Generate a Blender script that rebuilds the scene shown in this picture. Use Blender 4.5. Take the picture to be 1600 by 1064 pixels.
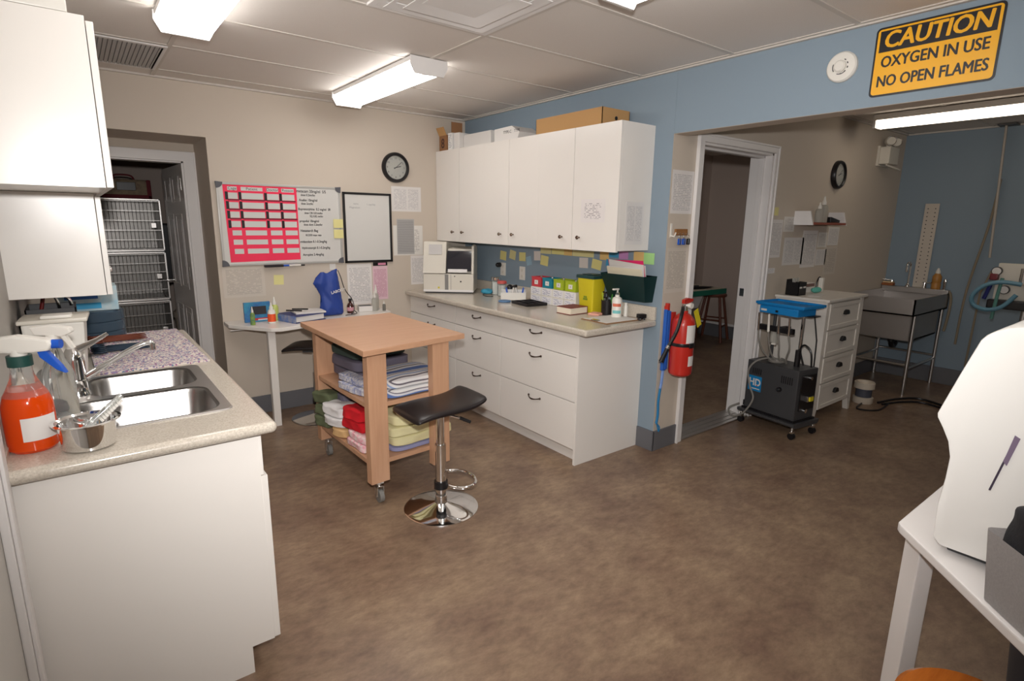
import bpy, bmesh, math, random
from mathutils import Vector, Matrix
PI = math.pi
random.seed(7)
S = bpy.context.scene
for o in list(bpy.data.objects): bpy.data.objects.remove(o)
COL = S.collection

# ------------------------------------------------------------------ camera
cam_d = bpy.data.cameras.new('camera'); cam = bpy.data.objects.new('camera', cam_d); COL.objects.link(cam)
YAW, PIT, ROL, F = 0.6612, -0.2102, 0.0148, 870.98
fw = Vector((math.sin(YAW)*math.cos(PIT), math.cos(YAW)*math.cos(PIT), math.sin(PIT)))
rt = Vector((math.cos(YAW), -math.sin(YAW), 0)); up = rt.cross(fw)
r_ = math.cos(ROL)*rt + math.sin(ROL)*up; u_ = -math.sin(ROL)*rt + math.cos(ROL)*up
M = Matrix((r_, u_, -fw)).transposed().to_4x4(); M.translation = (-2.9048, -4.4693, 1.492)
cam.matrix_world = M
cam_d.sensor_fit = 'HORIZONTAL'; cam_d.sensor_width = 36; cam_d.lens = F*36/1600; cam_d.clip_start = .05
S.camera = cam
# ------------------------------------------------------------------ world, light, exposure
W = bpy.data.worlds.new('world'); S.world = W; W.use_nodes = True
W.node_tree.nodes['Background'].inputs[0].default_value = (.8, .88, 1, 1)
W.node_tree.nodes['Background'].inputs[1].default_value = .02
S.view_settings.view_transform = 'Standard'; S.view_settings.look = 'None'
S.view_settings.exposure = 0.0; S.view_settings.gamma = 1; S.view_settings.use_curve_mapping = False
LENS_E = 9.0          # fluorescent lens emission
FLASH = 240.0          # the flash gun standing above the lens
fl_d = bpy.data.lights.new('camera_flash', 'SPOT'); fl = bpy.data.objects.new('camera_flash', fl_d); COL.objects.link(fl)
fl_d.energy = FLASH; fl_d.shadow_soft_size = .035; fl_d.spot_size = math.radians(118); fl_d.spot_blend = 1.0; fl_d.color = (1, .975, .955)
fl.location = Vector((-2.9048, -4.4693, 1.492)) + u_*.16
fl.rotation_euler = (M.to_3x3() @ Matrix.Rotation(math.radians(9), 3, 'X')).to_euler()

# ------------------------------------------------------------------ materials
MATS = {}
def mat(name, col=(.8,.8,.8), rough=.5, metal=0, spec=.5, trans=0, ior=1.45, emit=None, es=0, noise=None, bump=None, coat=0, alpha=1):
    """noise=(scale, second colour, amount, (stretch)); bump=(scale, strength)"""
    if name in MATS: return MATS[name]
    m = bpy.data.materials.new(name); m.use_nodes = True; nt = m.node_tree; b = nt.nodes['Principled BSDF']
    b.inputs['Base Color'].default_value = (*col, 1); b.inputs['Roughness'].default_value = rough
    b.inputs['Metallic'].default_value = metal; b.inputs['Specular IOR Level'].default_value = spec
    b.inputs['Transmission Weight'].default_value = trans; b.inputs['IOR'].default_value = ior
    b.inputs['Coat Weight'].default_value = coat; b.inputs['Alpha'].default_value = alpha
    if emit: b.inputs['Emission Color'].default_value = (*emit, 1); b.inputs['Emission Strength'].default_value = es
    tc = nt.nodes.new('ShaderNodeTexCoord'); mp = nt.nodes.new('ShaderNodeMapping'); nt.links.new(tc.outputs['Object'], mp.inputs[0])
    if noise:
        sc, c2, amt = noise[:3]
        if len(noise) > 3: mp.inputs['Scale'].default_value = noise[3]
        n = nt.nodes.new('ShaderNodeTexNoise'); n.inputs['Scale'].default_value = sc; n.inputs['Detail'].default_value = 6; n.inputs['Roughness'].default_value = .65
        nt.links.new(mp.outputs[0], n.inputs['Vector'])
        cr = nt.nodes.new('ShaderNodeValToRGB'); cr.color_ramp.elements[0].position = .5-.5*amt; cr.color_ramp.elements[1].position = .5+.5*amt
        cr.color_ramp.elements[0].color = (*col, 1); cr.color_ramp.elements[1].color = (*c2, 1)
        nt.links.new(n.outputs['Fac'], cr.inputs[0]); nt.links.new(cr.outputs[0], b.inputs['Base Color'])
    if bump:
        n2 = nt.nodes.new('ShaderNodeTexNoise'); n2.inputs['Scale'].default_value = bump[0]; n2.inputs['Detail'].default_value = 4
        nt.links.new(tc.outputs['Object'], n2.inputs['Vector'])
        bp = nt.nodes.new('ShaderNodeBump'); bp.inputs['Strength'].default_value = bump[1]; bp.inputs['Distance'].default_value = .0015
        nt.links.new(n2.outputs['Fac'], bp.inputs['Height']); nt.links.new(bp.outputs[0], b.inputs['Normal'])
    MATS[name] = m; return m

def lines_mat(name, base, ink, n=24, breaks=14, thr=.42, margin=.07, axis_v='Z', cols=0, axis_u='X'):
    """paper printed with rows of text-like marks, in generated coordinates"""
    if name in MATS: return MATS[name]
    m = bpy.data.materials.new(name); m.use_nodes = True; nt = m.node_tree; L = nt.links; b = nt.nodes['Principled BSDF']; b.inputs['Roughness'].default_value = .6
    tc = nt.nodes.new('ShaderNodeTexCoord'); sp = nt.nodes.new('ShaderNodeSeparateXYZ'); L.new(tc.outputs['Generated'], sp.inputs[0])
    def mth(op, a, c=None, c2=None):
        x = nt.nodes.new('ShaderNodeMath'); x.operation = op
        for i, v in enumerate((a, c, c2)):
            if v is None: continue
            if isinstance(v, (int, float)): x.inputs[i].default_value = v
            else: L.new(v, x.inputs[i])
        return x.outputs[0]
    X, Z = sp.outputs[axis_u], sp.outputs[axis_v]
    row = mth('MULTIPLY', Z, n); fr = mth('FRACT', row); on = mth('LESS_THAN', fr, .5)
    fl_ = mth('FLOOR', row); cb = nt.nodes.new('ShaderNodeCombineXYZ'); L.new(mth('MULTIPLY', X, breaks), cb.inputs[0]); L.new(mth('MULTIPLY', fl_, 3.7), cb.inputs[1])
    nz = nt.nodes.new('ShaderNodeTexNoise'); nz.inputs['Scale'].default_value = 1; nz.inputs['Detail'].default_value = 2; L.new(cb.outputs[0], nz.inputs['Vector'])
    on = mth('MULTIPLY', on, mth('GREATER_THAN', nz.outputs['Fac'], thr))
    for s_, lo in ((X, margin), (Z, margin)):
        on = mth('MULTIPLY', on, mth('MULTIPLY', mth('GREATER_THAN', s_, lo), mth('LESS_THAN', s_, 1-lo)))
    if cols:
        on = mth('MULTIPLY', on, mth('GREATER_THAN', mth('FRACT', mth('MULTIPLY', X, cols)), .12))
    mx = nt.nodes.new('ShaderNodeMix'); mx.data_type = 'RGBA'; L.new(on, mx.inputs[0]); mx.inputs[6].default_value = (*base, 1); mx.inputs[7].default_value = (*ink, 1)
    L.new(mx.outputs[2], b.inputs['Base Color']); MATS[name] = m; return m

def srgb(r, g, b):
    f = lambda c: ((c/255+.055)/1.055)**2.4 if c > 10 else c/3294
    return (f(r), f(g), f(b))
BEIGE = mat('beige_paint', srgb(202,190,176), .75, bump=(180,.05))
BLUE = mat('blue_paint', srgb(134,150,163), .7, bump=(180,.05))
PALE = mat('pale_wall_paint', srgb(190,186,180), .7)
GREYW = mat('grey_wall_paint', srgb(184,168,158), .75)
WHITE = mat('white_laminate', srgb(233,228,222), .26)
WTRIM = mat('white_trim_paint', srgb(226,222,220), .4)
WPLAS = mat('white_plastic', srgb(226,222,214), .38)
OFFW = mat('offwhite_plastic', srgb(214,208,196), .42)
COVE = mat('grey_vinyl_baseboard', srgb(104,104,108), .5)
FLOORM = mat('brown_mottled_vinyl', srgb(112,89,76), .36, noise=(3.2, srgb(156,134,110), .42), bump=(60,.04))
nt = FLOORM.node_tree
_n = nt.nodes.new('ShaderNodeTexNoise'); _n.inputs['Scale'].default_value = 14; _n.inputs['Detail'].default_value = 8; _n.inputs['Roughness'].default_value = .7
_m = nt.nodes.new('ShaderNodeMapping'); _m.inputs['Scale'].default_value = (1, 2.0, 1); _m.inputs['Rotation'].default_value = (0,0,.6)
_t = [n for n in nt.nodes if n.type == 'TEX_COORD'][0]; nt.links.new(_t.outputs['Object'], _m.inputs[0]); nt.links.new(_m.outputs[0], _n.inputs['Vector'])
_c = nt.nodes.new('ShaderNodeValToRGB'); _c.color_ramp.elements[0].position = .3; _c.color_ramp.elements[0].color = (.70,.66,.65,1); _c.color_ramp.elements[1].position = .7; _c.color_ramp.elements[1].color = (1.22,1.2,1.18,1)
nt.links.new(_n.outputs['Fac'], _c.inputs[0]); _x = nt.nodes.new('ShaderNodeMix'); _x.data_type = 'RGBA'; _x.blend_type = 'MULTIPLY'; _x.inputs[0].default_value = 1
_r = [n for n in nt.nodes if n.type == 'VALTORGB'][0]; nt.links.new(_r.outputs[0], _x.inputs[6]); nt.links.new(_c.outputs[0], _x.inputs[7]); nt.links.new(_x.outputs[2], nt.nodes['Principled BSDF'].inputs['Base Color'])
CEIL = mat('ceiling_tile', srgb(228,222,216), .9, noise=(260, srgb(216,209,202), .5), bump=(300,.25))
TBAR = mat('ceiling_grid_metal', srgb(205,198,190), .5)
STONE = mat('speckled_beige_laminate', srgb(178,168,154), .17, noise=(190, srgb(212,203,190), .35))
WOOD = mat('light_beech', srgb(190,144,112), .38, noise=(5, srgb(210,166,134), .6, (.45, 9, 9)))
WOODV = mat('light_beech_upright', srgb(190,144,112), .38, noise=(5, srgb(210,166,134), .6, (9, 9, .45)))
BROWNW = mat('dark_brown_wood', srgb(105,58,42), .45)
ORWOOD = mat('orange_varnished_wood', srgb(196,112,40), .25, noise=(4, srgb(160,84,28), .5, (1,12,1)), coat=.3)
CHROME = mat('chrome', (.82,.82,.82), .08, 1)
STEEL = mat('brushed_steel', (.66,.64,.62), .34, 1, bump=(90,.03))
DSTEEL = mat('dull_steel', (.50,.47,.45), .42, 1)
BLACK = mat('black_plastic', srgb(26,24,26), .35)
BLKL = mat('black_vinyl', srgb(30,25,26), .32, bump=(200,.08))
DGREY = mat('charcoal_metal', srgb(66,66,68), .4)
GREYP = mat('grey_plastic', srgb(128,126,122), .5)
GREYH = mat('grey_hose', srgb(132,128,122), .45)
CARD = mat('brown_cardboard', srgb(188,146,96), .8)
CARDD = mat('dark_cardboard', srgb(150,108,74), .85)
PAPER = mat('white_paper', srgb(222,218,214), .7)
RED = mat('red_paint', srgb(186,44,34), .3, coat=.3)
BLUEF = mat('royal_blue_nylon', srgb(38,66,146), .55, bump=(30,.4))
YEL = mat('yellow_plastic', srgb(214,196,40), .45)
POSTY = mat('pale_yellow_note', srgb(226,218,150), .7)
GLASS = mat('clear_plastic', (.93,.96,.95), .08, trans=.92, ior=1.3)
LENS = mat('glowing_lens', (.9,.9,.9), .4, emit=(1,.97,.93), es=LENS_E)
FIXT = mat('white_fixture_metal', srgb(225,222,220), .4)
nt = LENS.node_tree; L_ = nt.links; tcn = [n for n in nt.nodes if n.type == 'TEX_COORD'][0]; sp = nt.nodes.new('ShaderNodeSeparateXYZ'); L_.new(tcn.outputs['Object'], sp.inputs[0])
ab = nt.nodes.new('ShaderNodeMath'); ab.operation = 'ABSOLUTE'; L_.new(sp.outputs['X'], ab.inputs[0])
mr = nt.nodes.new('ShaderNodeMapRange'); mr.interpolation_type = 'SMOOTHSTEP'; mr.inputs['From Min'].default_value = 0; mr.inputs['From Max'].default_value = .05; mr.inputs['To Min'].default_value = .9; mr.inputs['To Max'].default_value = LENS_E*1.2
L_.new(ab.outputs[0], mr.inputs['Value']); L_.new(mr.outputs[0], nt.nodes['Principled BSDF'].inputs['Emission Strength'])
PAP = [lines_mat('printed_paper_%d' % i, srgb(*b), srgb(*k), n, br, th, mg, cols=c) for i, (b, k, n, br, th, mg, c) in enumerate([
    ((226,221,218),(188,184,184),26,18,.44,.08,0), ((222,218,215),(188,185,186),34,20,.46,.09,2), ((224,220,214),(186,180,176),18,20,.45,.12,0),
    ((206,196,184),(180,170,160),30,14,.42,.08,0), ((232,228,226),(172,168,170),16,12,.5,.14,0)])]
PINKP = lines_mat('printed_pink_paper', srgb(224,190,200), srgb(196,140,160), 26, 16, .4, .08)

# ------------------------------------------------------------------ mesh helpers
class MB:
    def __init__(s): s.bm = bmesh.new(); s.m = []
    def _mi(s, m):
        if m not in s.m: s.m.append(m)
        return s.m.index(m)
    def _fin(s, faces, m, keep=False):
        i = s._mi(m)
        for f in faces:
            f.material_index = i
            if not keep: f.smooth = True
    def box(s, x0, x1, y0, y1, z0, z1, m, bev=0, rz=0, c=None, rot=None, seg=2):
        t = bmesh.new(); bmesh.ops.create_cube(t, size=1)
        sx, sy, sz = abs(x1-x0), abs(y1-y0), abs(z1-z0)
        for v in t.verts: v.co = Vector((v.co.x*sx, v.co.y*sy, v.co.z*sz))
        if bev: bmesh.ops.bevel(t, geom=t.edges[:], offset=min(bev, .45*min(sx,sy,sz)), segments=seg, affect='EDGES', profile=.6)
        t.normal_update()
        for f in t.faces: f.smooth = max(abs(c_) for c_ in f.normal) < .999
        R = Matrix.Rotation(rz, 4, 'Z') if rot is None else rot
        cc = Vector(((x0+x1)/2, (y0+y1)/2, (z0+z1)/2))
        if c is not None: T = Matrix.Translation(c) @ R @ Matrix.Translation(cc-Vector(c))
        else: T = Matrix.Translation(cc) @ R
        t.transform(T); s._merge(t, m, True); return s
    def _merge(s, t, m, keep=False):
        me = bpy.data.meshes.new('t'); t.to_mesh(me); t.free(); n = len(s.bm.faces); s.bm.from_mesh(me); bpy.data.meshes.remove(me)
        s.bm.faces.ensure_lookup_table(); s._fin(s.bm.faces[n:], m, keep)
    def cyl(s, p0, p1, r, m, r2=None, seg=20, cap=True):
        p0, p1 = Vector(p0), Vector(p1); d = p1-p0; t = bmesh.new()
        bmesh.ops.create_cone(t, cap_ends=cap, segments=seg, radius1=r, radius2=r if r2 is None else r2, depth=d.length)
        t.transform(Matrix.Translation((p0+p1)/2) @ d.to_track_quat('Z', 'Y').to_matrix().to_4x4()); s._merge(t, m); return s
    def sph(s, c, r, m, sc=(1,1,1), seg=14):
        t = bmesh.new(); bmesh.ops.create_uvsphere(t, u_segments=seg, v_segments=max(6, seg*2//3), radius=r)
        t.transform(Matrix.Translation(c) @ Matrix.Diagonal((*sc, 1))); s._merge(t, m); return s
    def lathe(s, prof, m, c=(0,0,0), seg=28, mats=None, close=False):
        bm = s.bm; rings = []; c = Vector(c)
        for r, z in prof:
            if r < 1e-5: rings.append([bm.verts.new(c+Vector((0,0,z)))])
            else: rings.append([bm.verts.new(c+Vector((r*math.cos(2*PI*k/seg), r*math.sin(2*PI*k/seg), z))) for k in range(seg)])
        for j in range(len(rings)-1):
            a, b = rings[j], rings[j+1]; fs = []
            for k in range(seg):
                k2 = (k+1) % seg
                q = [a[k] if len(a) > 1 else a[0], a[k2] if len(a) > 1 else a[0], b[k2] if len(b) > 1 else b[0], b[k] if len(b) > 1 else b[0]]
                q = list(dict.fromkeys(q))
                if len(q) > 2: fs.append(bm.faces.new(q))
            s._fin(fs, mats[j] if mats else m)
        return s
    def tube(s, pts, r, m, seg=10, closed=False, cap=True):
        pts = [Vector(p) for p in pts]; n = len(pts)
        if not closed and 4 <= n <= 14:
            q, rr_ = [], []; rl_ = r if isinstance(r, (list, tuple)) else [r]*n
            for i in range(n-1):
                a, b0, c0, d0 = pts[max(i-1,0)], pts[i], pts[i+1], pts[min(i+2,n-1)]
                for k in range(5):
                    t = k/5; q.append(.5*((2*b0)+(c0-a)*t+(2*a-5*b0+4*c0-d0)*t*t+(3*b0-a-3*c0+d0)*t**3)); rr_.append(rl_[i]*(1-t)+rl_[i+1]*t)
            q.append(pts[-1]); rr_.append(rl_[-1]); pts, r = q, rr_
        bm = s.bm; rings = []; n = len(pts); prev = None
        for i, p in enumerate(pts):
            a = pts[(i-1) % n] if (closed or i > 0) else p; b = pts[(i+1) % n] if (closed or i < n-1) else p
            d = (b-a).normalized()
            if prev is None:
                e = d.orthogonal().normalized()
            else: e = (prev - d*prev.dot(d)).normalized()
            prev = e; f = d.cross(e); rr = r[i] if isinstance(r, (list, tuple)) else r
            rings.append([bm.verts.new(p + rr*(math.cos(2*PI*k/seg)*e + math.sin(2*PI*k/seg)*f)) for k in range(seg)])
        fs = []
        for i in range(n if closed else n-1):
            a, b = rings[i], rings[(i+1) % n]
            for k in range(seg): fs.append(bm.faces.new([a[k], a[(k+1) % seg], b[(k+1) % seg], b[k]]))
        if cap and not closed: fs.append(bm.faces.new(rings[0][::-1])); fs.append(bm.faces.new(rings[-1]))
        s._fin(fs, m); return s
    def prism(s, poly, a, b, m, ax='z', bev=0):
        """polygon of (u,v) extruded from a to b along ax (x: u=y v=z, y: u=x v=z, z: u=x v=y)"""
        t = bmesh.new(); f = {'x': lambda u, v, w: (w, u, v), 'y': lambda u, v, w: (u, w, v), 'z': lambda u, v, w: (u, v, w)}[ax]
        v0 = [t.verts.new(f(u, v, a)) for u, v in poly]; v1 = [t.verts.new(f(u, v, b)) for u, v in poly]; n = len(poly)
        t.faces.new(v0[::-1]); t.faces.new(v1)
        for i in range(n): t.faces.new([v0[i], v0[(i+1) % n], v1[(i+1) % n], v1[i]])
        bmesh.ops.recalc_face_normals(t, faces=t.faces[:])
        for fc in t.faces: fc.smooth = False
        big = n <= 12
        if bev: bmesh.ops.bevel(t, geom=[e for e in t.edges if e.calc_face_angle(0) > .5], offset=bev, segments=2, affect='EDGES', profile=.6)
        s._merge(t, m, big); return s
    def text(s, body, size, m, T, ext=.0008, align='CENTER', sx=1, bold=0, shear=0):
        c = bpy.data.curves.new('t', 'FONT'); c.body = body; c.size = size; c.extrude = ext; c.align_x = align; c.align_y = 'CENTER'; c.offset = bold; c.shear = shear; c.resolution_u = 3
        o = bpy.data.objects.new('t', c); COL.objects.link(o); dg = bpy.context.evaluated_depsgraph_get(); dg.update()
        me = bpy.data.meshes.new_from_object(o.evaluated_get(dg)); bpy.data.objects.remove(o); bpy.data.curves.remove(c)
        me.transform(T @ Matrix.Diagonal((sx, 1, 1, 1))); n = len(s.bm.faces); s.bm.from_mesh(me); bpy.data.meshes.remove(me)
        s.bm.faces.ensure_lookup_table(); s._fin(s.bm.faces[n:], m); return s
    def heavy(s, body, size, m, T, wt, **k):
        for i, (dx, dz) in enumerate(((-1,0),(1,0),(0,.6),(0,-.6),(-.6,.5),(.6,-.5))):
            s.text(body, size, m, T @ Matrix.Translation((dx*wt, dz*wt, .00006*i)), **k)
        return s
    def xf(s, T): s.bm.transform(T); return s
    def jitter(s, amp, fz=1.0, sc=9):
        from mathutils import noise
        for v in s.bm.verts:
            n = noise.noise_vector(v.co*sc); v.co += Vector((n.x, n.y, n.z*fz))*amp
        return s
    def build(s, name, parent=None, loc=None, rz=0, sharp=35, sub=0, **tags):
        bmesh.ops.recalc_face_normals(s.bm, faces=s.bm.faces[:])
        me = bpy.data.meshes.new(name); s.bm.to_mesh(me); s.bm.free()
        for m in s.m: me.materials.append(m)
        sm = [q.use_smooth for q in me.polygons]
        me.set_sharp_from_angle(angle=math.radians(sharp))
        me.polygons.foreach_set('use_smooth', sm)
        o = bpy.data.objects.new(name, me); COL.objects.link(o)
        if parent: o.parent = parent
        if loc is not None: o.location = loc
        if rz: o.rotation_euler = (0, 0, rz)
        if sub: md = o.modifiers.new('s', 'SUBSURF'); md.levels = sub; md.render_levels = sub
        for k, v in tags.items():
            if v: o[{'cat': 'category'}.get(k, k)] = v
        return o
def root(name, loc, label, cat, rz=0, group=None):
    o = bpy.data.objects.new(name, None); COL.objects.link(o); o.location = loc; o.rotation_euler = (0, 0, rz); o.empty_display_size = .05
    o['label'] = label; o['category'] = cat
    if group: o['group'] = group
    return o
def struct(mb, name, **k): return mb.build(name, kind='structure', **k)
def copy_tree(o, parent=None):
    c = o.copy(); COL.objects.link(c); c.parent = parent
    for ch in [x for x in bpy.data.objects if x.parent == o]: copy_tree(ch, c)
    return c
def B(): return MB()
ROTX90 = Matrix.Rotation(PI/2, 4, 'X')                       # text standing up, facing -y
def face_ny(x, y, z): return Matrix.Translation((x, y, z)) @ ROTX90
def face_nx(x, y, z): return Matrix.Translation((x, y, z)) @ Matrix.Rotation(-PI/2, 4, 'Z') @ ROTX90   # facing -x, reads along -y
# -y side wall: right is +x ; -x side wall: right is -y

# ------------------------------------------------------------------ room shell
H = 2.377; XL = -3.115; YN = -2.28; XF = 3.65; YB = -6.2
struct(B().box(-3.7, 4.6, YB-.3, 3.2, -.06, 0, FLOORM), 'floor')
struct(B().box(-3.7, 4.6, YB-.3, 3.2, H, H+.06, CEIL), 'ceiling')
# beige back wall with the deep doorway niche
struct(B().box(-2.111, .13, 0, .5, 0, H, BEIGE).box(XL-.15, -3.02, 0, .5, 0, H, BEIGE).box(-3.02, -2.111, 0, .5, 2.026, H, BEIGE)
       .box(XL-.15, -3.02, .5, .6, 0, H, BEIGE).box(-3.02, -2.185, .5, .6, 1.905, H, BEIGE).box(-2.185, -1.2, .5, .6, 0, H, BEIGE), 'wall_back')
struct(B().box(XL-.15, XL, YB, 0, 0, H, PALE), 'wall_left')
struct(B().box(0, .13, YN+.001, 0, 0, H, BLUE).box(0, .13, YB, YN, 2.0193, H, BLUE), 'wall_right')
# soffit under the header is beige like the reveal
struct(B().box(.003, .127, YB, YN, 2.0175, 2.0192, BEIGE), 'trim_1')
struct(B().box(0.001, .30, YN, YN+.165, 0, 2.0185, BEIGE).box(.13, .30, YN, YN+.165, 2.0185, H, BEIGE).box(.30, 1.18, YN, YN+.165, 2.0, H, BEIGE).box(1.18, XF, YN, YN+.165, 0, H, BEIGE), 'wall_center')
struct(B().box(XF, XF+.12, YB, YN+.165, 0, H, BLUE), 'wall_far')
struct(B().box(XL-.15, XF+.12, YB-.15, YB, 0, H, PALE), 'wall_front')
# small exam room behind the open doorway
struct(B().box(.13, 3.98, .0, .12, 0, H, GREYW).box(3.88, 3.98, YN+.165, 0, 0, H, GREYW), 'wall_exam')
struct(B().box(3.862, 3.88, YN+.17, 0, 0, .17, COVE).box(3.855, 3.88, YN+.17, 0, .17, .20, WTRIM), 'baseboard_exam')
# kennel room behind the niche
struct(B().box(XL-.3, -1.2, 2.75, 2.85, 0, H, GREYW).box(-1.3, -1.2, .6, 2.75, 0, H, GREYW).box(XL-.4, XL-.3, .6, 2.85, 0, H, GREYW), 'wall_kennel')
# baseboards
bb = .139
struct(B().box(-2.111, -.59, -.012, 0, 0, bb, COVE, .003), 'baseboard_back')
struct(B().box(-.012, 0, YN-.012, -2.15, 0, bb, COVE, .003).box(-.012, .237, YN-.012, YN, 0, bb, COVE, .003), 'baseboard_right')
struct(B().box(1.223, XF, YN-.012, YN, 0, bb, COVE, .003), 'baseboard_center')
struct(B().box(XF-.012, XF, YB, YN, 0, .16, COVE, .003), 'baseboard_far')
struct(B().box(XL, XL+.012, YB, -2.70, 0, bb, COVE, .003), 'baseboard_left')
# white casing strip on the left wall beside the cabinet end
struct(B().box(XL, XL+.018, -2.86, -2.72, 0, 2.05, WTRIM, .004).box(XL+.018, XL+.026, -2.85, -2.82, 0, 2.05, WTRIM, .003), 'trim_2')
# ceiling grid
g = B()
for k in range(-1, 10):
    y = -.817-.6096*k
    if y < YB: break
    g.box(XL, 0, y-.012, y+.012, H-.004, H, TBAR)
    g.box(.13, XF, y-.012-.3, y+.012-.3, H-.004, H, TBAR) if y-.3 < YN else None
for x in (-2.388, -1.207, -.03): g.box(x-.012, x+.012, YB, 0, H-.0045, H, TBAR)
for x in (.95, 2.17, 2.66): g.box(x-.012, x+.012, YB, YN, H-.0045, H, TBAR)
g.box(XL, 0, -.022, 0, H-.012, H, TBAR).box(-.022, 0, YB, 0, H-.012, H, TBAR).box(XL, XL+.022, YB, 0, H-.012, H, TBAR)
g.box(.13, XF, YN-.022, YN, H-.012, H, TBAR).box(XF-.022, XF, YB, YN, H-.012, H, TBAR)
struct(g, 'trim_3')
# niche door frame (casing + jamb)
g = B()
g.box(-2.192, -2.106, .485, .5, 0, 1.967, WTRIM, .004).box(-3.02, -2.107, .484, .5, 1.895, 1.966, WTRIM, .004)
g.box(-2.205, -2.185, .5, .615, 0, 1.905, WTRIM).box(-3.02, -2.185, .5, .615, 1.885, 1.905, WTRIM).box(-2.122, -2.108, .478, .486, 0, 1.967, WTRIM, .003)
struct(g, 'trim_4')
# doorway casing of the exam room + jamb + threshold
g = B()
for x0, x1 in ((.237, .30), (1.18, 1.223)):
    g.box(x0, x1, YN-.018, YN, 0, 2.05, WTRIM, .004).box(x0+(.0 if x0 < 1 else .03), x0+(.014 if x0 < 1 else .043), YN-.026, YN-.016, 0, 2.05, WTRIM, .003)
g.box(.2375, 1.2225, YN-.0188, YN, 2.0, 2.0515, WTRIM, .004).box(.2375, 1.2225, YN-.027, YN-.016, 2.038, 2.0518, WTRIM, .003)
g.box(.30, .315, YN, YN+.17, 0, 2.0, WTRIM).box(1.165, 1.18, YN, YN+.17, 0, 2.0, WTRIM).box(.30, 1.18, YN, YN+.17, 1.985, 2.0, WTRIM)
g.box(1.15, 1.166, YN+.055, YN+.095, 0, 1.985, WTRIM, .003).box(.315, .33, YN+.055, YN+.095, 0, 1.985, WTRIM, .003).box(.315, 1.165, YN+.055, YN+.095, 1.97, 1.985, WTRIM, .003)
g.box(1.158, 1.166, YN+.115, YN+.15, .95, 1.01, CHROME)
g.box(.30, 1.18, YN-.012, YN+.17, 0, .012, STEEL, .004)
for k in range(3): g.box(.32, 1.165, YN+.02+k*.05, YN+.035+k*.05, .012, .016, STEEL, .001)
g.box(1.145, 1.165, YN-.004, YN+.02, .10, .14, BLACK)
struct(g, 'trim_5')

# six panel door leaf, swung open into the kennel room
def door_leaf():
    d = B(); w, h, t = .74, 1.875, .036
    d.box(0, t, 0, w, 0, h, WTRIM, .002)
    for (a, b) in ((.09, .33), (.41, .65)):
        for (z0, z1) in ((.16, .74), (.90, 1.50), (1.60, 1.79)):
            d.box(-.0022, 0.002, a, b, z0, z0+.018, WTRIM, .001).box(-.0022, .002, a, b, z1-.018, z1, WTRIM, .001)
            d.box(-.0026, .002, a, a+.018, z0-.001, z1+.001, WTRIM, .001).box(-.0026, .002, b-.018, b, z0-.001, z1+.001, WTRIM, .001)
            d.box(-.0018, .002, a+.045, b-.045, z0+.045, z1-.045, WTRIM, .001)
    return d
dr = struct(door_leaf(), 'door_1', loc=(-2.20, .625, .012), rz=math.radians(3.0))
B().cyl((0,.68,.93), (-.05,.68,.93), .011, CHROME).cyl((-.05,.68,.93), (-.05,.58,.93), .009, CHROME).cyl((0,.68,.93), (-.008,.68,.93), .026, CHROME).build('door_handle', dr)
for z in (.22, 1.0, 1.68):
    B().box(-.004, .03, -.012, .0, z, z+.09, CHROME, .002).cyl((-.006,-.012,z), (-.006,-.012,z+.09), .007, CHROME).build('hinge', dr)

# ------------------------------------------------------------------ ceiling fixtures
def fixture(x0, x1, y0, y1, label, rooms='fluorescent ceiling lights'):
    cx, cy = (x0+x1)/2, (y0+y1)/2; w, l = (x1-x0)/2, (y1-y0)/2
    r = root('ceiling_light', (cx, cy, H), label, 'ceiling light', group=None)
    b = B().box(-w, w, -l, l, -.03, -.0045, FIXT, .003)
    b.prism([(-w-.006,-.005), (w+.006,-.005), (w+.006,-.045), (w-.02,-.092), (-w+.02,-.092), (-w-.006,-.045)], -l-.012, -l, FIXT, 'y').prism([(-w-.006,-.005), (w+.006,-.005), (w+.006,-.045), (w-.02,-.092), (-w+.02,-.092), (-w-.006,-.045)], l, l+.012, FIXT, 'y')
    b.build('housing', r)
    # prismatic wrap lens with two tube bulges
    pr = [(-w, -.03), (-w, -.055)]
    for i in range(13):
        t = i/12; x = -w+.02 + t*(2*w-.04); pr.append((x, -.074-.010*abs(math.sin(2*PI*t))))
    pr += [(w, -.055), (w, -.03)]
    B().prism(pr, -l+.001, l-.001, LENS, 'y').build('lens', r)
    return r
fixture(-1.335, -1.115, -1.515, -.35, 'white fluorescent ceiling light in the middle of the room, nearest the back wall')
fixture(-2.515, -2.285, -2.62, -1.40, 'white fluorescent ceiling light at the upper left, above the sink counter')
fixture(-1.32, -1.10, -4.10, -2.90, 'fluorescent ceiling light cut by the top edge of the picture, beyond the air diffuser')
fixture(-2.515, -2.285, -5.5, -4.3, 'unseen fluorescent ceiling light added behind the camera')  # fill fixture added out of view, assumed to continue the ceiling lights
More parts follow.
